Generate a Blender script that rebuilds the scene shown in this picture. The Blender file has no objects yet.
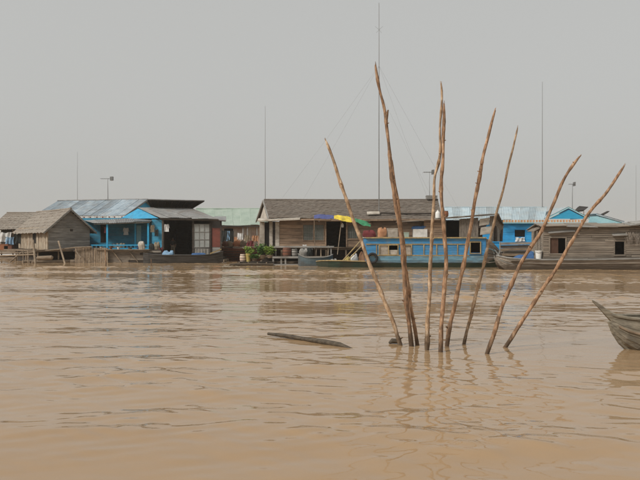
import bpy, bmesh, math, random
import numpy as np
from mathutils import Vector, Matrix, noise
random.seed(7)
R = math.radians
scene = bpy.context.scene
C = scene.collection

# ---------------------------------------------------------------- camera
F, CH, PY0 = 700.0, 2.0, 238.0           # focal length in photo pixels, eye height above the water, horizon row
cam = bpy.data.cameras.new('camera'); cam_o = bpy.data.objects.new('camera', cam); C.objects.link(cam_o)
cam.sensor_width = 36.0; cam.lens = 36.0 * F / 640.0
cam.clip_start = 0.1; cam.clip_end = 6000
cam_o.location = (0, 0, CH)
cam_o.rotation_euler = (R(90) - math.atan((240 - PY0) / F), 0, 0)
scene.camera = cam_o

# ---------------------------------------------------------------- sky, sun, exposure
SUN_EL, SUN_AZ = 43.0, -124.0             # azimuth measured from +Y (view direction), negative = left
world = bpy.data.worlds.new('World'); scene.world = world; world.use_nodes = True
wn = world.node_tree; wn.nodes.clear()
sky = wn.nodes.new('ShaderNodeTexSky'); sky.sky_type = 'NISHITA'; sky.sun_disc = False
sky.sun_elevation = R(SUN_EL); sky.sun_rotation = R(SUN_AZ)
sky.air_density = 1.0; sky.dust_density = 6.0; sky.ozone_density = 1.0
hs = wn.nodes.new('ShaderNodeHueSaturation'); hs.inputs['Saturation'].default_value = 0.25
mx = wn.nodes.new('ShaderNodeMix'); mx.data_type = 'RGBA'; mx.inputs['Factor'].default_value = 0.76
mx.inputs['B'].default_value = (5.25, 5.28, 5.10, 1)
bg = wn.nodes.new('ShaderNodeBackground'); bg.inputs['Strength'].default_value = 0.1
wo = wn.nodes.new('ShaderNodeOutputWorld')
wn.links.new(sky.outputs[0], hs.inputs['Color']); wn.links.new(hs.outputs[0], mx.inputs['A'])
wn.links.new(mx.outputs['Result'], bg.inputs['Color']); wn.links.new(bg.outputs[0], wo.inputs[0])
sl = bpy.data.lights.new('sun', 'SUN'); sl.energy = 2.5; sl.angle = R(12); sl.color = (1.0, 0.95, 0.88)
so = bpy.data.objects.new('sun', sl); C.objects.link(so)
sd = Vector((math.sin(R(SUN_AZ)) * math.cos(R(SUN_EL)), math.cos(R(SUN_AZ)) * math.cos(R(SUN_EL)), math.sin(R(SUN_EL))))
so.rotation_euler = sd.to_track_quat('Z', 'Y').to_euler(); so.location = (-30, 10, 40)
vs = scene.view_settings; vs.view_transform = 'Standard'; vs.look = 'None'; vs.gamma = 1.0; vs.exposure = 0.12
vs.use_curve_mapping = False
scene.render.engine = 'CYCLES'
scene.cycles.use_denoising = True
scene.cycles.max_bounces = 6; scene.cycles.volume_bounces = 1
scene.cycles.caustics_reflective = False; scene.cycles.caustics_refractive = False

# ---------------------------------------------------------------- helpers
def at(px, py, Y):
    return Vector(((px - 320.0) * Y / F, Y, CH - (py - PY0) * Y / F))
def gx(px, Y): return (px - 320.0) * Y / F
def gz(py, Y): return CH - (py - PY0) * Y / F
def V(*a): return Vector(a)

class MB:
    def __init__(s): s.v = []; s.f = []
    def add(s, vs_, fs_):
        n = len(s.v); s.v += [Vector(v) for v in vs_]; s.f += [tuple(i + n for i in f) for f in fs_]; return s
    def box(s, lo, hi):
        x0, y0, z0 = lo; x1, y1, z1 = hi
        return s.add([(x0,y0,z0),(x1,y0,z0),(x1,y1,z0),(x0,y1,z0),(x0,y0,z1),(x1,y0,z1),(x1,y1,z1),(x0,y1,z1)],
            [(0,3,2,1),(4,5,6,7),(0,1,5,4),(1,2,6,5),(2,3,7,6),(3,0,4,7)])
    def obox(s, o, a, b, c):                       # corner and three edge vectors
        o, a, b, c = map(Vector, (o, a, b, c))
        if a.cross(b).dot(c) < 0: o, a, b = o, b, a
        return s.add([o, o+a, o+a+b, o+b, o+c, o+a+c, o+a+b+c, o+b+c],
            [(0,3,2,1),(4,5,6,7),(0,1,5,4),(1,2,6,5),(2,3,7,6),(3,0,4,7)])
    def slab(s, quad, t):                          # quad (ccw from above/front) given thickness t along -normal
        q = [Vector(p) for p in quad]; n = (q[1]-q[0]).cross(q[-1]-q[0]).normalized() * t
        k = len(q); vs_ = q + [p - n for p in q]
        fs_ = [tuple(range(k)), tuple(range(2*k-1, k-1, -1))] + [(i, i+k, (i+1) % k + k, (i+1) % k) for i in range(k)]
        return s.add(vs_, fs_)
    def tube(s, pts, rad, n=8):
        pts = [Vector(p) for p in pts]
        if not hasattr(rad, '__len__'): rad = [rad] * len(pts)
        vs_ = []; fs_ = []; up = Vector((0.13, 0.31, 0.94)).normalized()
        for i, p in enumerate(pts):
            t = (pts[min(i+1, len(pts)-1)] - pts[max(i-1, 0)]).normalized()
            a = t.cross(up)
            if a.length < 1e-3: a = t.cross(Vector((1, 0, 0)))
            a.normalize(); b = t.cross(a)
            vs_ += [p + (a * math.cos(2*math.pi*k/n) + b * math.sin(2*math.pi*k/n)) * rad[i] for k in range(n)]
        for i in range(len(pts) - 1):
            for k in range(n):
                fs_.append((i*n+k, i*n+(k+1) % n, (i+1)*n+(k+1) % n, (i+1)*n+k))
        fs_.append(tuple(range(n-1, -1, -1))); fs_.append(tuple(range((len(pts)-1)*n, len(pts)*n)))
        return s.add(vs_, fs_)
    def lathe(s, base, prof, n=14):                # prof: (r, z) pairs
        b = Vector(base); vs_ = []; fs_ = []
        for r, z in prof:
            vs_ += [b + Vector((r*math.cos(2*math.pi*k/n), r*math.sin(2*math.pi*k/n), z)) for k in range(n)]
        for i in range(len(prof) - 1):
            for k in range(n): fs_.append((i*n+k, i*n+(k+1) % n, (i+1)*n+(k+1) % n, (i+1)*n+k))
        fs_.append(tuple(range(n-1, -1, -1))); fs_.append(tuple(range((len(prof)-1)*n, len(prof)*n)))
        return s.add(vs_, fs_)
    def rings(s, rings, caps=True):                # loft of closed rings
        n = len(rings[0]); vs_ = [p for r in rings for p in r]; fs_ = []
        for i in range(len(rings) - 1):
            for k in range(n): fs_.append((i*n+k, (i+1)*n+k, (i+1)*n+(k+1) % n, i*n+(k+1) % n))
        if caps: fs_.append(tuple(range(n))); fs_.append(tuple(range(len(rings)*n-1, (len(rings)-1)*n-1, -1)))
        return s.add(vs_, fs_)
    def grid(s, fn, nu, nv, t=0.0):                # fn(u,v)->point ; optional thickness along -normal
        P = [[Vector(fn(i/nu, j/nv)) for i in range(nu+1)] for j in range(nv+1)]
        vs_ = [p for row in P for p in row]; w = nu + 1
        fs_ = [(j*w+i, j*w+i+1, (j+1)*w+i+1, (j+1)*w+i) for j in range(nv) for i in range(nu)]
        if t:
            nn = (P[0][nu]-P[0][0]).cross(P[nv][0]-P[0][0]).normalized() * t
            m = len(vs_); vs_ = vs_ + [p - nn for p in vs_]
            fs_ = fs_ + [tuple(i + m for i in reversed(f)) for f in fs_]
            rim = list(range(nu)) + [j*w+nu for j in range(nv)] + [nv*w+i for i in range(nu, 0, -1)] + [j*w for j in range(nv, 0, -1)]
            for a, b in zip(rim, rim[1:] + rim[:1]): fs_.append((a, a+m, b+m, b))
        return s.add(vs_, fs_)
    def build(s, name, mat, parent=None, origin=None, smooth=False):
        me = bpy.data.meshes.new(name)
        o = bpy.data.objects.new(name, me); C.objects.link(o)
        if parent is not None:
            top = parent
            while top.parent is not None: top = top.parent
            M = top.matrix_basis.inverted(); o.parent = parent
        elif origin is not None:
            M = Matrix.Translation(-Vector(origin)); o.location = origin
        else: M = Matrix.Identity(4)
        me.from_pydata([M @ v for v in s.v], [], s.f)
        bm = bmesh.new(); bm.from_mesh(me); bmesh.ops.recalc_face_normals(bm, faces=bm.faces); bm.to_mesh(me); bm.free()
        if smooth: me.polygons.foreach_set('use_smooth', [True] * len(me.polygons)); me.set_sharp_from_angle(angle=R(42))
        me.materials.append(mat if not isinstance(mat, str) else M_[mat]); me.update()
        return o

def tag(o, label, cat, group=None, kind=None):
    o['label'] = label; o['category'] = cat
    if group: o['group'] = group
    if kind: o['kind'] = kind
    return o
def thing(name, label, cat, loc=(0, 0, 0), rz=0.0, group=None):
    o = bpy.data.objects.new(name, None); C.objects.link(o); o.empty_display_size = 0.2
    o.location = loc; o.rotation_euler = (0, 0, rz)
    o.matrix_basis = Matrix.Translation(Vector(loc)) @ Matrix.Rotation(rz, 4, 'Z')
    return tag(o, label, cat, group)
def box(name, mat, parent, lo, hi): return MB().box(lo, hi).build(name, mat, parent)
def beam(name, mat, parent, p, q, r=0.05, n=6): return MB().tube([p, q], r, n).build(name, mat, parent, smooth=n > 6)

# ---------------------------------------------------------------- materials
M_ = {}
def mat(name, cols, scale=(3, 3, 3), rough=0.75, bump=0.3, var=0.25, metal=0.0, detail=8.0, stain=None, stain_scale=0.9, stain_amt=0.5, spec=0.3, bump_dist=0.02, ramp=(0.3, 0.7), wet=None):
    m = bpy.data.materials.new(name); m.use_nodes = True; t = m.node_tree; N = t.nodes; L = t.links
    p = N['Principled BSDF']; p.inputs['Roughness'].default_value = rough; p.inputs['Metallic'].default_value = metal
    p.inputs['Specular IOR Level'].default_value = spec
    tc = N.new('ShaderNodeTexCoord'); oi = N.new('ShaderNodeObjectInfo')
    off = N.new('ShaderNodeVectorMath'); off.operation = 'MULTIPLY_ADD'
    comb = N.new('ShaderNodeCombineXYZ'); 
    for k in range(3): L.new(oi.outputs['Random'], comb.inputs[k])
    L.new(comb.outputs[0], off.inputs[0]); off.inputs[1].default_value = (37, 53, 71); L.new(tc.outputs['Object'], off.inputs[2])
    mp = N.new('ShaderNodeMapping'); mp.inputs['Scale'].default_value = scale; L.new(off.outputs[0], mp.inputs[0])
    nz = N.new('ShaderNodeTexNoise'); nz.inputs['Detail'].default_value = detail; nz.inputs['Scale'].default_value = 1.0; nz.inputs['Roughness'].default_value = 0.65
    L.new(mp.outputs[0], nz.inputs['Vector'])
    cr = N.new('ShaderNodeValToRGB'); L.new(nz.outputs['Fac'], cr.inputs[0])
    el = cr.color_ramp.elements
    while len(el) < len(cols): el.new(0.5)
    for i, c in enumerate(cols):
        el[i].position = ramp[0] + (ramp[1] - ramp[0]) * i / max(1, len(cols) - 1); el[i].color = (*c, 1)
    col = cr.outputs[0]
    if stain:
        n2 = N.new('ShaderNodeTexNoise'); n2.inputs['Scale'].default_value = stain_scale; n2.inputs['Detail'].default_value = 5
        L.new(off.outputs[0], n2.inputs['Vector'])
        r2 = N.new('ShaderNodeMapRange'); r2.inputs[1].default_value = 0.48; r2.inputs[2].default_value = 0.62; r2.inputs[4].default_value = stain_amt
        L.new(n2.outputs['Fac'], r2.inputs[0])
        ms = N.new('ShaderNodeMix'); ms.data_type = 'RGBA'; ms.inputs['B'].default_value = (*stain, 1)
        L.new(r2.outputs[0], ms.inputs['Factor']); L.new(col, ms.inputs['A']); col = ms.outputs['Result']
    if wet:                                        # darker towards the waterline; soaked wood on the poles, grime on the blue boat
        sx = N.new('ShaderNodeSeparateXYZ'); L.new(tc.outputs['Object'], sx.inputs[0])
        ad = N.new('ShaderNodeMath'); ad.operation = 'MULTIPLY_ADD'; ad.inputs[1].default_value = 0.5; L.new(nz.outputs['Fac'], ad.inputs[0]); L.new(sx.outputs['Z'], ad.inputs[2])
        r3 = N.new('ShaderNodeMapRange'); r3.inputs[1].default_value = wet; r3.inputs[2].default_value = wet + 0.35; r3.inputs[3].default_value = 0.8; r3.inputs[4].default_value = 0.0
        L.new(ad.outputs[0], r3.inputs[0])
        mw = N.new('ShaderNodeMix'); mw.data_type = 'RGBA'; mw.inputs['B'].default_value = (0.05, 0.035, 0.022, 1)
        L.new(r3.outputs[0], mw.inputs['Factor']); L.new(col, mw.inputs['A']); col = mw.outputs['Result']
    hv = N.new('ShaderNodeHueSaturation'); L.new(col, hv.inputs['Color'])
    mr = N.new('ShaderNodeMapRange'); mr.inputs[3].default_value = 1 - var; mr.inputs[4].default_value = 1 + var
    L.new(oi.outputs['Random'], mr.inputs[0]); L.new(mr.outputs[0], hv.inputs['Value'])
    L.new(hv.outputs[0], p.inputs['Base Color'])
    if bump:
        b = N.new('ShaderNodeBump'); b.inputs['Strength'].default_value = bump; b.inputs['Distance'].default_value = bump_dist
        L.new(nz.outputs['Fac'], b.inputs['Height']); L.new(b.outputs[0], p.inputs['Normal'])
    M_[name] = m; return m

mat('plank_grey',  [(.13,.125,.115), (.27,.26,.24), (.37,.355,.325)], (1.2, 6, 14), 0.85, .4, .2, stain=(.15,.14,.12))
mat('plank_brown', [(.17,.115,.075), (.31,.215,.145), (.40,.29,.2)], (1.0, 6, 16), 0.8, .4, .2, stain=(.12,.085,.06))
mat('plank_boat',  [(.105,.088,.07), (.205,.172,.138), (.30,.26,.21)], (0.9, 6, 16), 0.85, .4, .2, stain=(.3,.26,.21), stain_amt=.35)
mat('plank_pale',  [(.28,.25,.21), (.46,.42,.36), (.55,.51,.44)], (3, 3, 6), 0.8, .3, .12, stain=(.2,.16,.12))
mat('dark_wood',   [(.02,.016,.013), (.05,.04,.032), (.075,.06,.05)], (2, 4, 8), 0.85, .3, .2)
mat('log_wood',    [(.10,.075,.052), (.22,.165,.115), (.30,.24,.17)], (2, 6, 6), 0.85, .4, .2)
mat('bamboo',      [(.15,.108,.07), (.26,.20,.14), (.34,.275,.205)], (2, 5, 5), 0.75, .2, .3, stain=(.12,.09,.065))
mat('thatch_tan',  [(.155,.135,.112), (.25,.219,.184), (.32,.283,.24)], (5, 3, 9), 0.95, .5, .05, stain=(.22,.18,.145), bump_dist=.04)
mat('thatch_grey', [(.085,.07,.057), (.145,.122,.10), (.20,.172,.145)], (3, 5, 10), 0.95, .5, .05, stain=(.12,.092,.072), bump_dist=.04)
mat('woven_wall',  [(.14,.105,.075), (.36,.30,.225), (.46,.40,.31)], (9, 9, 3), 0.9, .4, .1, stain=(.2,.12,.07), stain_scale=2.2)
mat('tin_blue',    [(.25,.31,.36), (.36,.43,.48), (.50,.56,.59)], (1.5, 1.5, .6), 0.45, .1, .34, metal=.25, stain=(.24,.20,.16), stain_amt=.3, spec=.5)
mat('tin_grey',    [(.14,.14,.137), (.22,.22,.215), (.30,.30,.295)], (2, 2, 1), 0.5, .1, .15, metal=.2, stain=(.16,.12,.09), stain_amt=.4, spec=.5)
mat('tin_pale',    [(.33,.41,.45), (.43,.52,.56), (.52,.60,.63)], (1.5, 1.5, 1), 0.45, .1, .2, metal=.2, stain=(.36,.33,.28), stain_amt=.35, spec=.5)
mat('tin_green',   [(.26,.33,.275), (.34,.41,.345), (.40,.46,.40)], (1, 1, 1), 0.55, .05, .10, metal=.1, spec=.4)
mat('tin_dark',    [(.02,.017,.015), (.04,.034,.03), (.06,.052,.045)], (2, 2, 2), 0.7, .2, .1)
mat('paint_blue',  [(.035,.22,.36), (.05,.30,.47), (.08,.36,.53)], (2, 2, 6), 0.6, .15, .1, stain=(.10,.17,.2), stain_amt=.35)
mat('paint_cyan',  [(.03,.32,.57), (.04,.385,.65), (.06,.43,.69)], (2, 2, 5), 0.6, .1, .06)
mat('gable_blue',  [(.025,.23,.41), (.035,.29,.49), (.05,.33,.53)], (2, 2, 5), 0.6, .1, .06, stain=(.09,.22,.32), stain_amt=.4)
mat('paint_sky',   [(.03,.34,.74), (.04,.40,.82), (.06,.45,.85)], (2, 2, 6), 0.6, .1, .06, stain=(.06,.25,.45), stain_amt=.3)
mat('paint_pale',  [(.30,.60,.68), (.38,.68,.76), (.44,.72,.78)], (2, 2, 4), 0.6, .1, .05)
mat('boat_blue',   [(.035,.17,.36), (.05,.24,.48), (.075,.30,.56)], (1.2, 2, 7), 0.5, .15, .08, stain=(.17,.24,.29), stain_amt=.55, stain_scale=1.8)
mat('boat_light',  [(.10,.22,.30), (.15,.31,.41), (.22,.37,.44)], (1, 2, 8), 0.55, .15, .05, stain=(.12,.14,.13), stain_amt=.6, stain_scale=1.2, wet=.46)
mat('boat_green',  [(.012,.026,.018), (.024,.045,.03), (.04,.062,.042)], (1, 2, 6), 0.5, .2, .05, stain=(.05,.045,.03), stain_amt=.5)
mat('trim_yellow', [(.24,.17,.08), (.38,.28,.13), (.46,.36,.19)], (5, 3, 3), 0.7, .1, .1, stain=(.17,.15,.12), stain_amt=.6, stain_scale=2.5)
mat('trim_orange', [(.50,.23,.10), (.62,.32,.15), (.68,.4,.2)], (5, 5, 5), 0.6, .1, .15)
mat('white_paint', [(.48,.47,.44), (.64,.63,.60), (.72,.71,.68)], (3, 3, 3), 0.6, .1, .06, stain=(.3,.26,.2), stain_amt=.4)
mat('plastic_white', [(.66,.66,.63), (.74,.74,.71)], (2, 2, 2), 0.4, 0, .05)
mat('terracotta',  [(.22,.085,.04), (.36,.15,.075)], (6, 6, 6), 0.8, .2, .1)
mat('cloth_white', [(.55,.55,.54), (.68,.68,.66)], (8, 8, 8), 0.9, .3, .1)
mat('cloth_red',   [(.10,.022,.025), (.18,.04,.042)], (8, 8, 8), 0.9, .3, .1)
mat('cloth_dark',  [(.012,.014,.014), (.035,.04,.036)], (8, 8, 8), 0.9, .3, .1)
mat('cloth_blue',  [(.03,.08,.19), (.06,.14,.30)], (8, 8, 8), 0.9, .3, .1)
mat('cloth_pale_blue', [(.16,.28,.42), (.24,.38,.52)], (8, 8, 8), 0.9, .3, .1)
mat('cloth_khaki', [(.16,.13,.09), (.26,.215,.15)], (8, 8, 8), 0.9, .3, .1)
mat('cloth_orange', [(.34,.16,.08), (.46,.25,.14)], (6, 6, 6), 0.9, .3, .1)
mat('tarp_blue',   [(.045,.06,.19), (.085,.10,.27)], (4, 4, 4), 0.55, .2, .05)
mat('tarp_yellow', [(.60,.44,.03), (.74,.57,.06)], (4, 4, 4), 0.55, .2, .05)
mat('tarp_green',  [(.02,.20,.08), (.045,.30,.13)], (4, 4, 4), 0.55, .2, .05)
mat('pink_wall',   [(.42,.27,.20), (.58,.42,.33), (.66,.54,.46)], (1.2, 1.2, 2), 0.85, .2, .1, stain=(.62,.55,.45), stain_scale=1.2, stain_amt=.7)
mat('red_panel',   [(.15,.045,.033), (.235,.075,.055)], (2, 2, 4), 0.75, .2, .1, stain=(.14,.06,.045))
mat('glass_grey',  [(.24,.25,.235), (.36,.37,.35)], (1.5, 1.5, 2), 0.35, 0, .12, spec=.5)
mat('mesh_grey',   [(.115,.13,.115), (.18,.2,.175)], (2, 2, 20), 0.7, .2, .08)
mat('dark_void',   [(.010,.009,.008), (.016,.014,.012)], (2, 2, 2), 0.9, 0, 0)  # near-black colour stands in for the unlit space behind openings
mat('metal_pole',  [(.20,.20,.195), (.28,.28,.275)], (4, 4, 2), 0.45, .05, .1, metal=.5)
mat('rubber',      [(.015,.015,.015), (.03,.03,.03)], (6, 6, 6), 0.8, .1, .05)
mat('barrel_red',  [(.12,.045,.028), (.2,.085,.05)], (4, 4, 2), 0.7, .2, .1)
mat('shutter_brown', [(.06,.03,.02), (.11,.06,.04)], (4, 4, 2), 0.8, .2, .1)
mat('boat_dull', [(.05,.075,.09), (.085,.125,.145), (.12,.16,.18)], (1, 3, 8), .6, .2, .1, stain=(.07,.06,.05), stain_amt=.6)
mat('hull_dark_low',  [(.105,.088,.07), (.205,.172,.138), (.30,.26,.21)], (0.9, 6, 16), 0.8, .4, .1, stain=(.28,.24,.19), stain_amt=.3, wet=.42)  # boat plank colours, darker towards the waterline
mat('pot_yellow',  [(.40,.31,.09), (.52,.42,.16)], (4, 4, 4), 0.6, .1, .05)
mat('skin',        [(.17,.09,.055), (.22,.12,.075)], (6, 6, 6), 0.6, .05, 0)
mat('hair',        [(.01,.008,.007), (.02,.017,.014)], (20, 20, 20), 0.6, .1, 0)
mat('leaf_light',  [(.08,.14,.02), (.17,.26,.04), (.28,.34,.07)], (6, 6, 6), 0.6, 0, .1)
mat('leaf_green',  [(.03,.075,.015), (.07,.15,.03), (.13,.22,.05)], (6, 6, 6), 0.6, 0, .1)
mat('bark',        [(.095,.055,.032), (.265,.15,.084), (.43,.262,.155), (.64,.49,.34)], (16, 16, 5.0), 0.85, .8, .16, stain=(.15,.095,.06), stain_scale=7, stain_amt=.75, wet=.36, bump_dist=.025, ramp=(.30,.72))
mat('bark_pale',   [(.11,.07,.042), (.32,.205,.12), (.49,.345,.22), (.68,.56,.42)], (16, 16, 5.0), 0.85, .8, .12, stain=(.20,.135,.085), stain_scale=8, stain_amt=.7, wet=.36, bump_dist=.025, ramp=(.30,.70))
mat('drift_wood',  [(.035,.028,.02), (.075,.058,.04), (.12,.095,.065)], (4, 14, 14), 0.7, .5, .1)
mat('skiff_wood',  [(.10,.085,.062), (.20,.175,.13), (.29,.255,.2)], (1.5, 10, 22), 0.8, .5, .14, stain=(.11,.10,.085), stain_scale=3, stain_amt=.55)

# ---------------------------------------------------------------- water
def water_material():
    m = bpy.data.materials.new('muddy_water'); m.use_nodes = True; t = m.node_tree; N = t.nodes; L = t.links
    p = N['Principled BSDF']
    p.inputs['Roughness'].default_value = 0.04; p.inputs['IOR'].default_value = 1.333; p.inputs['Specular IOR Level'].default_value = 0.5
    tc = N.new('ShaderNodeTexCoord')
    mp = N.new('ShaderNodeMapping'); mp.inputs['Scale'].default_value = (.10, .16, 1); L.new(tc.outputs['Object'], mp.inputs[0])
    n1 = N.new('ShaderNodeTexNoise'); n1.inputs['Scale'].default_value = 1; n1.inputs['Detail'].default_value = 4; L.new(mp.outputs[0], n1.inputs['Vector'])
    cr = N.new('ShaderNodeValToRGB'); L.new(n1.outputs['Fac'], cr.inputs[0])
    cr.color_ramp.elements[0].position = .35; cr.color_ramp.elements[0].color = (.318, .210, .116, 1)
    cr.color_ramp.elements[1].position = .65; cr.color_ramp.elements[1].color = (.352, .238, .136, 1)
    L.new(cr.outputs[0], p.inputs['Base Color'])
    mp2 = N.new('ShaderNodeMapping'); mp2.inputs['Scale'].default_value = (2.2, 5.0, 1); L.new(tc.outputs['Object'], mp2.inputs[0])
    n2 = N.new('ShaderNodeTexNoise'); n2.inputs['Scale'].default_value = 1; n2.inputs['Detail'].default_value = 3; n2.inputs['Roughness'].default_value = .45; L.new(mp2.outputs[0], n2.inputs['Vector'])
    b = N.new('ShaderNodeBump'); b.inputs['Strength'].default_value = .12; b.inputs['Distance'].default_value = .03
    L.new(n2.outputs['Fac'], b.inputs['Height']); L.new(b.outputs[0], p.inputs['Normal'])
    return m

def make_water():
    rng = np.random.default_rng(11)
    ys = [-400, -120, -40, -15, -5, 0, 2.0]; y = 3.2
    while y < 75: ys.append(y); y += max(.03, min(.0036 * y, .065)) if y < 60 else .25
    ys += [76, 80, 90, 110, 150, 220, 400, 900, 2200]
    xs = [0.0]; x = 0.0
    while x < 42: x += max(.05, .060 * (1 if x < 9 else 1 + (x - 9) * .12)); xs.append(x)
    xs += [46, 55, 80, 140, 300, 700, 2200]
    xs = np.array([-a for a in reversed(xs[1:])] + xs); ys = np.array(ys)
    X, Y = np.meshgrid(xs, ys)
    H = np.zeros_like(X)
    dist = np.sqrt(X**2 + Y**2) + 1
    for i in range(80):
        lam = 0.20 * (1.25 / 0.20) ** rng.random() if i < 62 else rng.uniform(1.4, 4.0)
        th = rng.normal(0.12, 0.30 + 0.34 * (lam < .9))   # wave heading; the short chop is short-crested
        kx, ky = 2*np.pi/lam*np.sin(th), 2*np.pi/lam*np.cos(th)
        a = (0.00165 if i < 62 else .0012) * lam ** 0.9 * rng.uniform(.5, 1.3)
        res = np.clip(1.6 - np.clip(dist * .0036, .03, .065) * 3.0 / lam - np.clip((Y - 60) * .1, 0, 2) * (lam < 1.2), 0, 1)      # drop waves the mesh cannot carry
        H += a * res * np.sin(kx*X + ky*Y + rng.uniform(0, 6.28))
    E = np.zeros_like(X)                           # patches of ruffled and slick water
    for i in range(14):
        lam = rng.uniform(4, 16); th = rng.normal(0, .45)
        E += np.sin(2*np.pi/lam*(np.sin(th)*X*.7 + np.cos(th)*Y) + rng.uniform(0, 6.28))
    E = np.clip(.75 + .22 * E / 1.6, .25, 1.5)
    H = H * E
    H = H + 18.0 * np.clip(H, 0, 1) ** 2            # peakier crests, flatter troughs
    H *= .95 + .55 * np.clip((Y - 13) / 22, 0, 1)        # open channel beyond the poles is choppier
    for px, py in ((401,345.5),(411.5,346.5),(417.5,345.5),(427,350),(440,352),(446.8,346.5),(464.5,344.5),(487,354),(505,347.5)):
        yy = 1400.0/(py - PY0); d = np.hypot(X - (px-320)*yy/F, Y - yy)      # rings where the current meets a pole
        H += .0042 * np.exp(-d/.28) * np.cos(2*np.pi*d/.24)
    fade = np.clip((76 - Y) / 8, 0, 1) * np.clip((44 - np.abs(X)) / 8, 0, 1) * np.clip((Y - 2.5) / 1.5, 0, 1)
    H *= fade
    nx, ny = len(xs), len(ys)
    co = np.stack([X, Y, H], -1).reshape(-1, 3).astype(np.float32)
    i = np.arange(ny - 1)[:, None] * nx + np.arange(nx - 1)[None, :]
    quads = np.stack([i, i + 1, i + nx + 1, i + nx], -1).reshape(-1, 4).astype(np.int32)
    me = bpy.data.meshes.new('water'); me.vertices.add(len(co)); me.vertices.foreach_set('co', co.ravel())
    me.loops.add(quads.size); me.loops.foreach_set('vertex_index', quads.ravel())
    me.polygons.add(len(quads)); me.polygons.foreach_set('loop_start', np.arange(0, quads.size, 4, dtype=np.int32))
    me.polygons.foreach_set('loop_total', np.full(len(quads), 4, dtype=np.int32))
    me.polygons.foreach_set('use_smooth', np.ones(len(quads), dtype=bool))
    me.update(); me.validate(); me.materials.append(water_material())
    o = bpy.data.objects.new('water', me); C.objects.link(o); o['kind'] = 'structure'
    return o
make_water()

# ---------------------------------------------------------------- building kit
def jit(a): return random.uniform(-a, a)
def plank_wall(parent, o, U, W, z0, z1, ph, m, holes=(), top=None, thick=.035, seg=4.5, name='plank', gap=.012, ragged=0.0, relief=.012):
    """horizontal planks, each its own object; holes=(u0,u1,z0,z1); top(z)->(u0,u1) trims a gable"""
    o, U = Vector(o), Vector(U).normalized(); Nn = U.cross(Vector((0, 0, 1))).normalized()   # outward
    z = z0
    while z < z1 - .03:
        h = min(ph * random.uniform(.88, 1.12), z1 - z); zm = z + h * .5
        u0, u1 = (0, W) if top is None else top(zm)
        spans = [(u0, u1)]
        for a, b, c, d in holes:
            if zm > c and zm < d:
                spans = [s for p, q in spans for s in ((p, min(q, a)), (max(p, b), q)) if s[1] - s[0] > .05]
        for p, q in spans:
            n = max(1, round((q - p) / seg)); cuts = [p] + sorted(p + (q-p)*(k + jit(.25))/n for k in range(1, n)) + [q]
            for a, b in zip(cuts, cuts[1:]):
                if ragged and random.random() < ragged: continue
                off = jit(relief); t1, t2 = jit(.008), jit(.008)
                oo = o + U * (a + .004) + Vector((0, 0, z + gap*.5 + t1)) + Nn * off
                mb = MB().obox(oo, U * (b - a - .008) + Vector((0, 0, t2)), Vector((0, 0, h - gap)), -Nn * thick)
                mb.build(name, m, parent)
        z += h
def tin_roof(parent, rl, rr, er, el, n, m, amp=.018, per=7, thick=.012, name='roof_sheet', jitter=.05):
    """corrugated sheets running from ridge (rl->rr) to eave (el->er), each its own object"""
    rl, rr, er, el = map(Vector, (rl, rr, er, el))
    nn = (rr - rl).cross(el - rl).normalized(); nn = nn if nn.z > 0 else -nn
    for k in range(n):
        a, b = k / n - (.012 if k else 0), (k + 1) / n
        j0, j1 = jit(jitter), jit(jitter); lift = (k % 2) * .012 + random.random() * .006
        def fn(u, v):
            w = a + (b - a) * u
            p = rl.lerp(rr, w).lerp(el.lerp(er, w), v) + nn * (amp * math.sin(u * per * 2 * math.pi) + lift)
            p.z += .07 * noise.noise(Vector((p.x*.4, p.y*.4, 9))) + j1 * .4 * v
            if v > .99: p += (el - rl).normalized() * j0
            return p
        MB().grid(fn, per * 6, 2, thick).build(name, m, parent)
def thatch_roof(parent, rl, rr, er, el, n, m, thick=.028, name='thatch_course', rag=.06, nu=46):
    rl, rr, er, el = map(Vector, (rl, rr, er, el))
    nn = (rr - rl).cross(el - rl).normalized(); nn = nn if nn.z > 0 else -nn
    D = (el - rl)
    for k in range(n):
        v0, v1 = max(0, (k - .35) / n), (k + 1) / n
        prof = [jit(rag) for _ in range(nu + 1)]; sag = [jit(.02) for _ in range(nu + 1)]
        def fn(u, v):
            vv = v0 + (v1 - v0) * v
            i = min(nu, int(round(u * nu)))
            p = rl.lerp(rr, u).lerp(el.lerp(er, u), vv) + nn * (.02 + thick * v + sag[i] * v)
            p.z += .09 * noise.noise(Vector((p.x*.35, p.y*.35, 5)))
            if v > .5: p += D.normalized() * prof[i]
            return p
        MB().grid(fn, nu, 2, .03).build(name, m, parent)
def pane_window(parent, o, U, W, z0, z1, nx_, nz_, mframe, mpane, name='window', fw=.05, proud=.03, bars=False):
    """frame with panes as sub-parts; U along the wall, outward normal from U x Z"""
    o, U = Vector(o), Vector(U).normalized(); Nn = U.cross(Vector((0, 0, 1))).normalized(); Zv = Vector((0, 0, 1))
    mb = MB()
    for i in range(nx_ + 1):
        u = W * i / nx_; mb.obox(o + U*(u - fw/2) + Zv*z0 + Nn*proud, U*fw, Zv*(z1 - z0), -Nn*.06)
    for j in range(nz_ + 1):
        z = z0 + (z1 - z0) * j / nz_; mb.obox(o + U*(-fw*.5) + Zv*(z - fw/2) + Nn*(proud + .004), U*(W + fw), Zv*fw, -Nn*.06)
    f = mb.build(name, mframe, parent)
    if mpane:
        for i in range(nx_):
            for j in range(nz_):
                MB().obox(o + U*(W*i/nx_ + fw*.5) + Zv*(z0 + (z1-z0)*j/nz_ + fw*.5) + Nn*(proud - .03 + jit(.004)), U*(W/nx_ - fw), Zv*((z1-z0)/nz_ - fw), -Nn*.012).build('pane', mpane, f)
    return f
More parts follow.
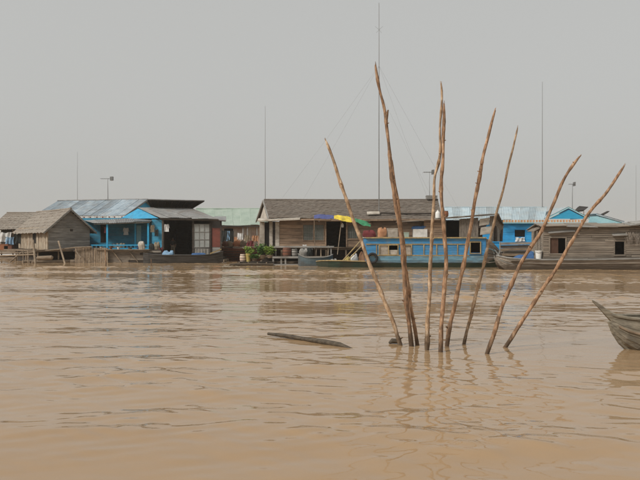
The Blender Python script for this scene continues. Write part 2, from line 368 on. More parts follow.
def hull(stations, fr, t=.05):
    """stations: (s, half_beam, z_gunwale, z_floor, z_keel, bottom_ratio); fr(s,t,z)->world. Closed ring loft with an open well."""
    rings = []
    for s, hb, zg, zf, zk, br in stations:
        hb2 = max(hb - t, .01); zf = min(zf, zg - .01)
        sec = [(-hb, zg), (-hb*(.5+.5*br)*1.0, zk + (zg-zk)*.42), (-hb*br, zk), (hb*br, zk), (hb*(.5+.5*br), zk + (zg-zk)*.42), (hb, zg),
               (hb2, zg), (hb2*(.55+.45*br), zf), (-hb2*(.55+.45*br), zf), (-hb2, zg)]
        rings.append([fr(s, a, b) for a, b in sec])
    return MB().rings(rings)
def frame(o, ang):
    o = Vector(o); u = Vector((math.cos(ang), math.sin(ang), 0)); v = Vector((-math.sin(ang), math.cos(ang), 0))
    return lambda a, b, z: o + u*a + v*b + Vector((0, 0, z))
def garment(name, label, m, c, w, h, cat='clothing', sleeves=True, group='clothes hung out to dry'):
    """shirt hung flat: body, two sleeves, neck notch, folds; c is the middle of the shoulder line"""
    c = Vector(c); mb = MB()
    def body(u, v):
        ww = w * (1 - .10*math.sin(v*3.1)) * (1 + .08*v)
        return c + Vector(((u-.5)*ww, .05*w*math.sin(u*15 + v*2.5) + .10*w*noise.noise(Vector((u*3, v*3, c.x))), -h*v - (.08*w*(1-abs(u-.5)*4) if v == 0 and abs(u-.5) < .25 else 0)))
    mb.grid(body, 14, 6, .02)
    if sleeves:
        for sgn in (-1, 1):
            def sl_(u, v): return c + Vector((sgn*(w*.44 + u*w*.12 + v*w*.10), .03*math.sin(v*5 + u*3), -.03*h - u*h*.10 - v*h*.45))
            mb.grid(sl_, 4, 4, .02)
    return tag(mb.build(name, m, None, origin=c, smooth=True), label, cat, group)
def sack(name, label, m, c, sx, sy, sz, cat='sack', group=None):
    """slumped, boxy sack with creases and a gathered, off-centre top"""
    c = Vector(c); mb = MB(); n, k = 18, 8; ph = random.random()*6; lx, ly = jit(.16)*sx, jit(.1)*sy
    rings = []
    for j in range(k + 1):
        f = j / k; r = min(1, .88 + f*.8) * (1 - max(0, f-.5)**2*1.5) if f < 1 else .3
        r = max(.1, r); ring = []
        for a in [2*math.pi*i/n for i in range(n)]:
            ca, sa = math.cos(a), math.sin(a); q = (abs(ca)**3.2 + abs(sa)**3.2) ** (-1/3.2)
            q *= 1 + .07*math.sin(5*a + ph + f*3) + .05*math.sin(9*a - ph*2)
            q *= 1 + .22*noise.noise(Vector((ca*1.6+ph, sa*1.6, f*2.2)))
            ring.append(c + Vector((sx*.5*r*q*ca + lx*f, sy*.5*r*q*sa + ly*f, sz*min(1,f*1.12)*(1 + (.14*math.sin(2*a + ph) + .30*noise.noise(Vector((ca*1.3, sa*1.3+ph, 2))))*f) )))
        rings.append(ring)
    mb.rings(rings); return tag(mb.build(name, m, None, origin=c, smooth=True), label, cat, group)
def carton(name, label, m, lo, hi, cat='box', group=None, lid=True):
    c = ((lo[0]+hi[0])/2, (lo[1]+hi[1])/2, lo[2]); t = thing(name, label, cat, c, 0, group)
    box('body', m, t, lo, hi)
    if lid: box('lid', m, t, (lo[0]-.015, lo[1]-.015, hi[2]+.001), (hi[0]+.015, hi[1]+.015, hi[2]+.05))
    return t

# ================================================================ thatched plank house at the end of the row (A)
AA = math.atan2(.62, .784)
fa = frame((-22.15, 57.0, 0), AA)
A = thing('thatched_house', 'grey plank house with steep tan thatched roof on a log raft', 'house', (-22.15, 57.0, 0), AA)
WA, LA, z0, ze, zr = 3.46, 8.5, 1.06, 2.80, 4.37
Ua = fa(1,0,0) - fa(0,0,0); Va = fa(0,1,0) - fa(0,0,0)
gab = MB().slab([fa(.03,.05,z0), fa(WA-.03,.05,z0), fa(WA-.03,.05,ze), fa(WA/2,.05,zr-.12), fa(.03,.05,ze)], .03).build('gable_wall', 'plank_grey', A)
def tri(z):
    k = 0 if z < ze else (z - ze) / (zr - ze) * WA / 2
    return k + .01, WA - k - .01
plank_wall(gab, fa(0,0,0), Ua, WA, z0, zr - .1, .2, 'plank_grey', top=tri)
box_ = MB().obox(fa(WA*.52,-.03,2.55), Ua*.22, V(0,0,.2), Va*.05).build('vent', 'dark_wood', A)
sw = MB().obox(fa(0,0,z0), Va*LA, V(0,0,ze-z0+.1), Ua*.04).build('side_wall', 'woven_wall', A)
for k in range(17):
    MB().obox(fa(-.035, k*.49+.03+jit(.05), z0+jit(.03)), Va*(.44+jit(.03)), V(0,0,ze-z0-.05), Ua*.03).build('wall_panel', 'woven_wall', sw)
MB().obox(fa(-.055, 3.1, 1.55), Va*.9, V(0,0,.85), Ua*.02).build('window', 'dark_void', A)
MB().obox(fa(0,LA-.04,z0), Ua*WA, V(0,0,ze-z0), Va*.04).build('back_wall', 'plank_grey', A)
MB().obox(fa(WA-.04,.06,z0), Va*(LA-.12), V(0,0,ze-z0), Ua*.04).build('side_wall', 'plank_grey', A)
def gable_thatch(t, f, W, L, ze, zr, m, n=7, oh=.45, ohf=.4):
    rf = MB().tube([f(W/2,-ohf,zr+.06), f(W/2,L*.5,zr+.03), f(W/2,L+ohf,zr+.05)], .09, 8).build('roof', m, t)
    d = (zr - ze) / (W/2) * oh
    thatch_roof(rf, f(W/2,-ohf,zr), f(W/2,L+ohf,zr), f(-oh,L+ohf,ze-d), f(-oh,-ohf,ze-d), n, m)
    thatch_roof(rf, f(W/2,L+ohf,zr), f(W/2,-ohf,zr), f(W+oh,-ohf,ze-d), f(W+oh,L+ohf,ze-d), n, m)
    for s in (-1, 1):
        e = f(W/2 + s*(W/2+oh), -ohf-.03, ze-d-.08); MB().obox(e, f(W/2,-ohf-.03,zr-.1) - e, V(0,0,.17), f(0,.04,0)-f(0,0,0)).build('barge_board', 'plank_grey', rf)
    return rf
gable_thatch(A, fa, WA, LA, ze, zr, 'thatch_tan')
# raft deck, legs and floats
dk = MB().obox(fa(-1.2,-.9,z0-.16), Ua*(WA+1.9), Va*(LA+1.3), V(0,0,.10)).build('deck', 'log_wood', A)
for k in range(14):
    MB().obox(fa(-1.25, -.95+k*.16, z0-.058), Ua*(WA+2.0+jit(.15)), Va*.14, V(0,0,.04)).build('deck_board', 'log_wood', dk)
for a, b in ((-1,-.7),(.6,-.75),(2.2,-.7),(3.8,-.7),(-1,2.5),(-1,5.5),(3.9,3)):
    beam('leg', 'log_wood', A, fa(a,b,-.5), fa(a,b,z0-.1), .06)
for k in range(5):
    MB().tube([fa(-1.6+jit(.2),-.8+k*.55,.06), fa(WA*.5,-.8+k*.55+jit(.05),.09), fa(WA+1.0+jit(.3),-.8+k*.55,.06)], [.13,.15,.12], 8).build('float_log', 'log_wood', A, smooth=True)
MB().obox(fa(-.6,.6,.0), Ua*5.3, Va*6, V(0,0,.85)).build('underfloor_shade_block', 'dark_wood', A)  # added dark block standing in for the shade below the deck
# leaning props and walkway rails in front
for (p, q, r) in (((33,240,55.8),(35.5,265,55.0),.085), ((58.5,241,56),(65,264,55.1),.07), ((10,262,55.6),(22,252,55.9),.06), ((76,251,56.0),(81,258,55.6),.05), ((23,250,55.9),(23.5,263,55.6),.04), ((28,251,55.9),(28,263,55.6),.04)):
    beam('prop', 'bamboo', A, at(*p), at(*q), r)
MB().tube([at(-8,253.3,55.9), at(30,252.6,55.9), at(76,247.5,56.1), at(92,247.0,56.2)], .06, 6).build('rail', 'bamboo', A)
MB().tube([at(-8,256.3,55.8), at(36,254.4,55.8)], .06, 6).build('rail', 'bamboo', A)

# second thatched house, further along and behind (A2), ridge across the view
A2 = thing('thatched_house', 'low thatched house with hipped roof, half hidden behind the grey plank one', 'house', (-28.5, 64.5, 0))
zr2, ze2 = gz(213.2,68.20), gz(229.8,65.4)
ra, rb = V(gx(7,68.20),68.20,zr2), V(gx(43,68.20),68.20,zr2)
ea_, eb_ = V(gx(-12,65.4),65.40,ze2), V(gx(24,65.4),65.40,ze2)
rf2 = MB().tube([ra+V(0,0,.04), rb+V(0,0,.04)], .09, 8).build('roof', 'thatch_tan', A2)
thatch_roof(rf2, ra, rb, eb_, ea_, 9, 'thatch_tan')
ba_, bb_ = V(ea_.x,71.00,ze2), V(eb_.x,71.00,ze2)
thatch_roof(rf2, rb, ra, ba_, bb_, 6, 'thatch_tan'); MB().slab([ra, ea_, ba_], .06).build('hip', 'thatch_tan', rf2)
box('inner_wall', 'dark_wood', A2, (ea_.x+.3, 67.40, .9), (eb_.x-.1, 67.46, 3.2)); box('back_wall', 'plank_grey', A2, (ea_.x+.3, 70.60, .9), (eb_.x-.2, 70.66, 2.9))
box('side_wall', 'plank_grey', A2, (eb_.x-.4, 65.80, .9), (eb_.x-.34, 67.40, 2.8)); box('side_wall', 'plank_grey', A2, (ea_.x+.3, 67.50, .9), (ea_.x+.36, 70.60, 2.8))
for px in (-9, 1.5, 13, 22): beam('post', 'log_wood', A2, V(gx(px,65.7),65.70,-.4), V(gx(px,65.7),65.70,2.85), .06)
hwall = box('half_wall', 'plank_grey', A2, (ea_.x+.3, 65.80, .9), (gx(1,65.8), 65.85, 1.7))
box('deck', 'log_wood', A2, (ea_.x-.3, 64.40, .7), (eb_.x, 71.00, .88))
for k in range(4): MB().tube([V(ea_.x-.5, 64.70+k*1.5, .05), V(eb_.x, 64.70+k*1.5, .05)], .18, 8).build('float_log', 'log_wood', A2, smooth=True)
garment('hanging_cloth', 'pale cloth hanging in the low thatched house front', M_['cloth_white'], at(5.5,232.2,65.5), 1.1, .9, 'cloth', False)
garment('hanging_cloth', 'light blue cloth hanging in the low thatched house front', M_['cloth_pale_blue'], at(9.5,237,65.4), .8, .7, 'cloth', False)
garment('hanging_shirt', 'dark shirt hung on the woven wall of the grey plank house', M_['cloth_dark'], fa(-.14,7.7,2.5), .75, 1.0, 'shirt')
for i, (px, py, w) in enumerate(((5,250.4,.75), (9,250.6,.7))):
    p = at(px, py, 65.0); p.z = .885
    carton('crate', ('orange brown crate on the deck of the low thatched house', 'smaller rusty crate beside the orange brown crate')[i], M_[('terracotta','barrel_red')[i]], (p.x-w/2, p.y-.25, p.z), (p.x+w/2, p.y+.25, p.z+.5-.12*i), 'crate')
# float in front
p = at(44, 261.0, 55.0)
MB_ = MB().tube([p+V(-.55,0,.18), p+V(-.5,0,.22), p+V(.6,.05,.26), p+V(.68,.05,.24)], [.1,.17,.18,.1], 12).build('float_drum', 'log_wood', None, origin=p, smooth=True)
tag(MB_, 'pale float drum lying in the water before the grey plank house', 'drum')
# stakes standing in the water
for i, (a, b, r) in enumerate((((105,249,53.2),(106,267,49.6),.045), ((151,259,55.0),(151.5,267,50.5),.03))):
    q = at(*b); q.z = -.8; pp = at(*a)
    pp.y = q.y + .2; pp = at(a[0], a[1], q.y + .2)
    tag(MB().tube([q, q.lerp(pp,.5)+V(.03,0,0), pp], [r, r, r*.8], 8).build('stake', 'bark', None, origin=(q.x,q.y,0), smooth=True), ('thin stake standing in the water before the woven bamboo fence', 'short thin stake in the water off the blue veranda house')[i], 'stake', 'stakes in the water')

# ================================================================ blue veranda house (B)
rr, rl = V(-16.26, 66, 5.63), V(-25.7, 68.6, 5.63)
AB = math.atan2(rr.y - rl.y, rr.x - rl.x)
fb = frame((rr.x, rr.y, 0), AB)                   # local: -u along the ridge to the left, -v towards the front
B = thing('veranda_house', 'blue house with corrugated tin roof, blue posts and a veranda rail', 'house', (rr.x, rr.y, 0), AB)
LB, RB, zeB = 9.8, 3.9, 4.0
roof = MB().tube([fb(-LB,0,5.66), fb(0.05,0,5.66)], .07, 8).build('roof', 'tin_grey', B)
tin_roof(roof, fb(-LB,0,5.63), fb(0,0,5.63), fb(0,-RB,zeB), fb(-LB,-RB,zeB), 11, 'tin_blue', per=6)
tin_roof(roof, fb(0,.02,5.63), fb(-LB,.02,5.63), fb(-LB,RB,zeB), fb(0,RB,zeB), 11, 'tin_blue', per=3)
# fascia boards with red and white pattern
for k in range(12):
    MB().obox(fb(-.05-k*.62,-RB-.03,zeB-.22), fb(-.6,0,0)-fb(0,0,0), V(0,0,.2), fb(0,.03,0)-fb(0,0,0)).build('fascia_board', 'white_paint', roof)
    MB().obox(fb(-.3-k*.62+jit(.1),-RB-.045,zeB-.17), fb(-.14,0,0)-fb(0,0,0), V(0,0,.09), fb(0,.02,0)-fb(0,0,0)).build('fascia_motif', 'red_panel', roof)
gw = MB().slab([fb(-.35,-RB+.2,zeB-.1), fb(-.35,RB-.2,zeB-.1), fb(-.35,0,5.5)], .05).build('gable_wall', 'paint_cyan', B)
for s in (-1, 1):
    e = fb(-.02, s*(RB+.05), zeB-.12); MB().obox(e, fb(-.02,0,5.5)-e, V(0,0,.16), fb(.05,0,0)-fb(0,0,0)).build('barge_board', 'tin_grey', roof)
MB().slab([at(119.5,218.9,62.0), at(158.5,218.2,58.3), at(138.2,208.5,61.55)], .05).build('porch_gable', 'gable_blue', B)
# walls (plan: front wall under the awning, sides, back)
yw = 61.2
bw = box('back_wall', 'paint_blue', B, (gx(80,yw), yw, 1.08), (gx(161,yw), yw+.08, 3.75))
zz = 1.1
plank_wall(bw, (gx(80,yw), yw-.005, 0), (1,0,0), gx(161,yw)-gx(80,yw), 1.1, 3.6, .28, 'paint_blue', holes=((1.8,2.3,1.6,3.2), (4.95,5.35,1.3,3.1)), relief=.006)
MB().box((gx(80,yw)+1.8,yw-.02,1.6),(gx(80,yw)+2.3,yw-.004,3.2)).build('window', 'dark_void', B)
MB().box((gx(80,yw)+4.95,yw-.02,1.3),(gx(80,yw)+5.35,yw-.004,3.1)).build('door', 'paint_pale', B)
box('side_wall', 'paint_blue', B, (gx(80,yw), yw+.09, 1.08), (gx(80,yw)+.06, yw+4.5, 3.7))
box('rear_wall', 'paint_blue', B, (gx(80,yw), yw+4.5, 1.08), (-14.6, yw+4.56, 3.7))
yf = 58.6
fwx0, fwx1 = gx(151.5,yf), gx(161.5,yf)
pw = box('front_wall', 'paint_blue', B, (fwx0, yf+.1, .9), (fwx1, yf+.16, 3.55))
plank_wall(pw, (fwx0, yf+.1, 0), (1,0,0), fwx1-fwx0, .92, 3.5, .3, 'paint_blue', relief=.006)
beam('corner_post', 'plank_grey', B, V(fwx1+.1, yf, .5), V(fwx1+.1, yf, 3.62), .07)
# awning over the veranda
aw = MB().tube([at(94,224.2,yf-.2), at(150,222.4,yf-.2)], .04, 6).build('awning', 'plank_grey', B)
tin_roof(aw, at(82,219.5,62.0), at(161,217.2,61.0), at(150.5,221.6,yf-.3), at(93,223.3,yf-.3), 7, 'tin_grey', per=5)
beam('wall_plate', 'plank_grey', B, at(83,220.5,62.0), at(160,218.3,61.1), .05)
for px, zb in ((107.3,.9), (148.3,.55), (135.5,.9)):
    yy = yf if px != 135.5 else yf + 1.5
    box('post', 'paint_cyan', B, (gx(px,yy)-.07, yy-.07, zb), (gx(px,yy)+.07, yy+.07, 3.25))
for py in (245.2, 248.6):
    box('rail', 'paint_cyan', B, (gx(91,yf), yf-.045, gz(py,yf)-.04), (gx(149,yf), yf-.005, gz(py,yf)+.05))
for k in range(15):
    x = gx(92.5+k*3.85, yf); box('baluster', 'paint_blue', B, (x-.025, yf-.04, gz(248.6,yf)), (x+.025, yf-.01, gz(245.2,yf)))
box('deck', 'dark_wood', B, (gx(74,57.2), 57.0, .88), (gx(161,57.2), 63, 1.06))
# woven fence and dark planked skirt of the raft
fn_ = thing('bamboo_fence', 'tan woven bamboo fence along the raft of the blue veranda house', 'fence', (gx(91,56.3), 56.3, 0))
for k in range(26):
    x = gx(75 + k*1.27, 56.3); MB().obox(V(x+jit(.01), 56.3+jit(.015), -.15), V(.098,0,0), V(0,.03,0), V(jit(.02),0,1.36+jit(.025))).build('slat', 'bamboo', fn_)
for z in (.3, .95): box('rail', 'bamboo', fn_, (gx(74,56.3), 56.345, z), (gx(108.5,56.3), 56.39, z+.07))
sk = box('raft_skirt', 'dark_wood', B, (gx(108,56.6), 56.6, -.3), (gx(162,56.6), 56.68, .98))
plank_wall(sk, (gx(108,56.6), 56.57, 0), (1,0,0), gx(161,56.6)-gx(108,56.6), -.2, .98, .2, 'plank_boat', seg=2.2, ragged=.12)
for k in range(4): MB().tube([V(gx(74,57)-.3, 57.1+k*1.2, .05), V(gx(161,57), 57.1+k*1.2, .05)], .2, 8).build('float_log', 'log_wood', B, smooth=True)
for k in range(3): beam('strut', 'bamboo', B, at(112+k*17,251+jit(1),56.45), at(121+k*17,262,56.4), .035)
box('ledge', 'bamboo', B, (gx(97,56.4), 56.2, gz(250.2,56.3)), (gx(150,56.4), 56.9, gz(249.4,56.3)))

# things on the veranda
garment('hanging_shirt', 'white shirt hanging on the blue veranda wall', M_['cloth_white'], at(126,227.8,60.6), .42, .62, 'shirt')
garment('hanging_cloth', 'small red cloth hanging by the blue veranda post', M_['cloth_red'], at(105.5,227,58.75), .22, .5, 'cloth', False)
garment('hanging_shirt', 'brown shirt hanging on the blue corner wall', M_['cloth_khaki'], at(152.5,225,58.5), .3, .6, 'shirt')
garment('hanging_shirt', 'white shirt hanging by the dark doorway post', M_['cloth_white'], at(166.3,224.2,58.3), .42, .62, 'shirt')
garment('hanging_cloth', 'dark green cloth hanging beside the brown shirt', M_['cloth_dark'], at(156.5,229.5,58.5), .3, .55, 'cloth', False)
sack('rice_sack', 'cream sack standing on the ledge below the veranda rail', M_['plank_pale'], V(gx(142,56.55), 56.55, gz(249.4,56.3)), .5, .3, .55)
for i, (px, w) in enumerate(((97,.5), (115,.7), (122,.55))):
    x = gx(px, 58.9); sack('bundle', ('dark bundle on the veranda floor by the plank house', 'wide grey bundle behind the veranda rail', 'small brown bundle behind the veranda rail')[i], M_[('cloth_dark','plank_grey','cloth_khaki')[i]], V(x, 58.95, 1.06), w, .35, .42, 'bundle')

# ================================================================ open-fronted shop wing (B2)
y2 = 58.3
W2 = thing('shop_house', 'open-fronted grey roofed wing with glazed panel and upper roof coloured as in shade', 'house', (gx(186,y2), y2, 0))
r2 = MB().tube([at(138,208,61.5), at(193,208.8,61.5)], .05, 6).build('roof', 'tin_grey', W2)
tin_roof(r2, at(138,208,61.5), at(193,208.8,61.5), at(218.5,218.8,57.9), at(160,217.5,57.9), 6, 'tin_grey', per=6)
fas = MB().tube([at(160,219.0,57.95), at(218.5,220.2,57.95)], .09, 4).build('fascia_board', 'dark_wood', r2)
up = MB().slab([at(147.5,199.3,60.9), at(204.5,200.6,60.9), at(193,207.6,63.8), at(151,207.2,63.8)], .09).build('upper_roof', 'tin_dark', W2)  # near-black tin puts the shade of the underside into the colour
for k in range(8):
    f = (k+.5)/8; MB().tube([at(147.5,199.6,60.95).lerp(at(204.5,200.9,60.95), f)+V(0,0,-.13), at(151,207.2,63.8).lerp(at(193,207.6,63.8), f)+V(0,0,-.13)], .045, 4).build('rafter', 'dark_wood', up)
MB().tube([at(147.5,199.4,60.85), at(204.5,200.7,60.85)], .05, 4).build('edge_board', 'tin_grey', up)
xL, xR = gx(163,y2), gx(210.5,y2)
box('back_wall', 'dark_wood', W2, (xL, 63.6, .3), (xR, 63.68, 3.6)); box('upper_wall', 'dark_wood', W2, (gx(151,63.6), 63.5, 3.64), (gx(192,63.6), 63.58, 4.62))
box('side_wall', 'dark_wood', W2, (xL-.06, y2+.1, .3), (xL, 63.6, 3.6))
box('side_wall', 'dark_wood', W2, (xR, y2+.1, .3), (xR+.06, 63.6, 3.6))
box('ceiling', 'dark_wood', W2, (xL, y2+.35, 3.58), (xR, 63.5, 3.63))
box('deck', 'dark_wood', W2, (xL-.3, 57.3, .26), (gx(222,y2), 63.6, .43))
for px in (163.2, 193.2, 210.3):
    box('post', 'dark_wood', W2, (gx(px,y2)-.07, y2-.07, .43), (gx(px,y2)+.07, y2+.07, 3.6))
pane_window(W2, (gx(194,y2), y2-.02, 0), (1,0,0), gx(209.6,y2)-gx(194,y2), gz(247.2,y2), gz(224.3,y2), 3, 3, 'plank_grey', 'glass_grey', 'glazed_panel')
lp = box('lower_panel', 'plank_grey', W2, (gx(194,y2), y2, .46), (gx(209.6,y2), y2+.05, gz(247.6,y2)))
for k in range(5): box('batten', 'plank_pale', lp, (gx(195.5+k*3,y2), y2-.025, .6), (gx(196.1+k*3,y2), y2, 1.1))
# side porch with red panel
pr = MB().tube([at(211,219.6,58.4), at(225.5,221,58.2)], .06, 6).build('porch_beam', 'dark_wood', W2)
MB().slab([at(211,218.6,58.8)+V(0,2,.25), at(211,219.2,58), at(226,221,58), at(223,218.6,58.8)+V(0,2,.25)], .03).build('porch_roof', 'tin_grey', W2)
box('post', 'dark_wood', W2, (gx(221,y2)-.06, y2-.06, .1), (gx(221,y2)+.06, y2+.06, 3.45))
rp = box('red_panel', 'red_panel', W2, (gx(211.3,y2)+.05, y2+.02, gz(247,y2)), (gx(220.4,y2), y2+.07, gz(228,y2)))
plank_wall(rp, (gx(211.3,y2)+.05, y2+.015, 0), (1,0,0), gx(220.4,y2)-gx(211.3,y2)-.05, gz(247,y2), gz(228,y2), .32, 'red_panel', relief=.004)
box('grey_panel', 'plank_grey', W2, (gx(211.3,y2)+.05, y2+.02, .44), (gx(220.4,y2), y2+.07, gz(247.4,y2)))
for k in range(4): MB().tube([V(xL-.5, 57.6+k*1.3, .02), V(gx(222,y2)+.3, 57.6+k*1.3, .02)], .22, 8).build('float_log', 'log_wood', W2, smooth=True)
# shelf and stock in the dark shop
shf = thing('shelf', 'dark wooden shelf rack at the back of the open shop', 'shelf', (-12.4, 62.9, .43))
for z in (.9, 1.5, 2.1): box('board', 'dark_wood', shf, (-13.0, 62.6, z), (-10.6, 63.1, z+.05))
for x in (-13.0, -11.8, -10.65): box('upright', 'dark_wood', shf, (x, 62.58, .431), (x+.06, 63.12, 2.6))
for i, (px, py, w, m) in enumerate(((152.5,254,.5,'cloth_dark'), (157,253.5,.45,'cloth_khaki'), (161,254.2,.4,'cloth_red'))):
    sack('bundle', ('dark sack stacked below the blue corner wall', 'khaki sack stacked below the blue corner wall', 'red sack stacked below the blue corner wall')[i], M_[m], V(gx(px,57.5), 57.5, .98 if i < 2 else .43), w, .4, .5+.1*i, 'sack')

# ---------------------------------------------------------------- person in the doorway
def person(name, label, p, h, m_shirt, m_trouser, face=-90):
    t = thing(name, label, 'person', p, R(face + 90))
    k = h / 1.62
    J = {'pel': (0,0,.90), 'wai': (0,0,1.06), 'che': (0,.01,1.24), 'nec': (0,.0,1.36), 'hed': (0,-.02,1.46), 'top': (0,-.01,1.56),
         'hl': (.09,0,.86), 'kl': (.10,-.02,.47), 'al': (.10,.03,.08), 'tl': (.11,-.12,.03), 'hr': (-.09,0,.86), 'kr': (-.10,-.05,.47), 'ar': (-.11,.0,.08), 'tr': (-.12,-.15,.03),
         'sl': (.17,.01,1.30), 'el': (.24,.03,1.04), 'wl': (.22,-.10,.84), 'fl': (.21,-.15,.76), 'sr': (-.17,.01,1.30), 'er': (-.24,.0,1.04), 'wr': (-.15,-.16,.94), 'fr': (-.10,-.20,.90)}
    rad = {'pel': .135, 'wai': .12, 'che': .145, 'nec': .055, 'hed': .085, 'top': .065, 'hl': .085, 'kl': .06, 'al': .042, 'tl': .032, 'sl': .062, 'el': .042, 'wl': .03, 'fl': .028}
    E = [('pel','wai'),('wai','che'),('che','nec'),('nec','hed'),('hed','top'),('pel','hl'),('hl','kl'),('kl','al'),('al','tl'),('pel','hr'),('hr','kr'),('kr','ar'),('ar','tr'),
         ('che','sl'),('sl','el'),('el','wl'),('wl','fl'),('che','sr'),('sr','er'),('er','wr'),('wr','fr')]
    def skin(nm, keys, m, grow=0.0):
        ks = list(keys); me = bpy.data.meshes.new(nm)
        me.from_pydata([Vector(J[a]) * k for a in ks], [(ks.index(a), ks.index(b)) for a, b in E if a in ks and b in ks], [])
        o = bpy.data.objects.new(nm, me); C.objects.link(o); o.parent = t
        md = o.modifiers.new('skin', 'SKIN'); md.use_smooth_shade = True
        for i, a in enumerate(ks):
            q = rad.get(a, rad.get(a[:-1] + 'l', .05)) * k + grow
            me.skin_vertices[0].data[i].radius = (q, q * (.75 if a in ('pel','wai','che') else 1))
        me.skin_vertices[0].data[0].use_root = True
        sub = o.modifiers.new('sub', 'SUBSURF'); sub.levels = 2; sub.render_levels = 2
        me.materials.append(M_[m]); return o
    skin('body', J.keys(), 'skin')
    skin('shirt', ('pel','wai','che','sl','el','sr','er'), m_shirt, .018)
    skin('trousers', ('pel','hl','kl','al','hr','kr','ar'), m_trouser, .02)
    hd = V(*t.location)
    M = t.matrix_basis
    mb = MB(); rings = []
    for j in range(6):
        f = j/5; z = 1.47 + .135*f; r = .098*math.sqrt(max(.02, 1 - f*f*.97))
        rings.append([M @ (Vector((r*math.cos(a), .02 + r*1.08*math.sin(a), z))*k) for a in [2*math.pi*i/12 for i in range(12)]])
    mb.rings(rings).build('hair', 'hair', t, smooth=True)
    mb = MB().tube([M @ (Vector((0,-.095,1.48))*k), M @ (Vector((0,-.125,1.455))*k)], [.012*k,.018*k], 6); mb.build('nose', 'skin', t)
    return t
person('person', 'person in dark shirt and khaki trousers standing inside the dark shop doorway', (gx(173,59.6), 59.6, .43), 1.62, 'cloth_dark', 'cloth_khaki')

# long dark boat moored before the shop
def small_boat(name, label, x0, x1, yc, hb, zg, zf, m, ends=(.35,.35), rz=0.0, trim=None, keel=-.18, group=None):
    L = x1 - x0; t = thing(name, label, 'boat', ((x0+x1)/2, yc, 0), rz, group)
    fr = lambda s, a, z: t.matrix_basis @ Vector((s, a, z))
    st = []
    for i in range(15):
        f = i/14; s = -L/2 + L*f
        e = min(1, math.sin(math.pi * min(max(f, .0), 1)) ** .55 + .04)
        rise = ends[0]*max(0, 1 - f/.3)**2 + ends[1]*max(0, (f-.7)/.3)**2
        st.append((s, hb*e, zg + rise, zf + rise*.8, keel + rise*.9, .55))
    hull(st, fr).build('hull', m, t, smooth=False)
    for sg in (-1, 1):
        MB().tube([fr(s, sg*h, z+.015) for s, h, z, *_ in st], .035, 6).build('gunwale', trim or m, t)
    for f in (.3, .5, .7):
        i = int(f*14); s, h, z, zf_, *_ = st[i]
        MB().box((0,0,0),(1,1,1)); mb = MB().obox(fr(s-.1, -h+.06, z-.1), fr(s+.1,-h+.06,z-.1)-fr(s-.1,-h+.06,z-.1), fr(s-.1,h-.06,z-.1)-fr(s-.1,-h+.06,z-.1), V(0,0,.04)); mb.build('thwart', m, t)
    return t
mat('boat_dark', [(.02,.018,.016), (.05,.046,.042), (.08,.074,.066)], (1, 4, 10), .7, .3, .1)
small_boat('moored_boat', 'long dark wooden boat moored before the open shop', gx(143,55.8), gx(223,55.8), 55.9, .55, .62, .3, 'boat_dark', (.15,.3), 0, 'boat_dark')
tipx = gx(222,55.7)
tag(MB().obox(V(tipx-.9,55.35,.72), V(.85,.3,.34), V(0,.06,0), V(0,0,.1)).build('oar', 'trim_yellow', None, origin=(tipx-.9,55.4,.72)), 'yellow painted oar lying on the dark boat bow', 'oar')
sack('tarp_bundle', 'pale blue tarp bundle in the dark boat by the shop', M_['cloth_pale_blue'], V(gx(167.5,55.9), 55.9, .33), .85, .6, .58, 'bundle')
sack('tarp_bundle', 'flat blue bundle in the dark boat towards its bow', M_['cloth_blue'], V(gx(201,55.9), 55.9, .33), 1.3, .5, .4, 'bundle')

# ================================================================ green roofed house far behind (G)
G = thing('green_roof_house', 'far house with pale green metal roof and pinkish patched front', 'house', (gx(232,76), 76, 0))
rg = MB().tube([at(196,208.6,78.5), at(268,208.6,78.5)], .07, 6).build('roof', 'tin_green', G)
tin_roof(rg, at(196,208.9,78.5), at(268,208.9,78.5), at(268,225.4,74), at(199,225.4,74), 8, 'tin_green', per=8, amp=.012)
tin_roof(rg, at(268,208.9,78.52), at(196,208.9,78.52), V(gx(196,78.5),83,3.5), V(gx(268,78.5),83,3.5), 8, 'tin_green', per=2)
box('fascia_board', 'dark_wood', rg, (gx(199,74), 73.97, gz(227,74)), (gx(268,74), 74.05, gz(225.6,74)))
xg0, xg1 = gx(200,75.5), gx(266,75.5)
fw_ = box('front_wall', 'pink_wall', G, (xg0, 74.75, .8), (xg1, 74.85, 3.5))
for k in range(14):
    a = xg0 + (xg1-xg0)*k/14; box('wall_panel', 'pink_wall', fw_, (a+.01, 74.7+jit(.012), .8), (a+(xg1-xg0)/14-.01, 74.75, 3.35))
for px in (243, 247.5, 257): box('post', 'plank_grey', G, (gx(px,74.2)-.06, 74.1, .3), (gx(px,74.2)+.06, 74.22, 3.3))
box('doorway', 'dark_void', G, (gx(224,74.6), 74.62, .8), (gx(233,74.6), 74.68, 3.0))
box('back_wall', 'pink_wall', G, (xg0, 82, .8), (xg1, 82.1, 3.6)); box('deck', 'log_wood', G, (xg0-.5, 73.2, .55), (xg1+.5, 82.5, .8))
for k in range(5): MB().tube([V(xg0-.7, 73.6+k*2, .1), V(xg1+.7, 73.6+k*2, .1)], .3, 8).build('float_log', 'log_wood', G)
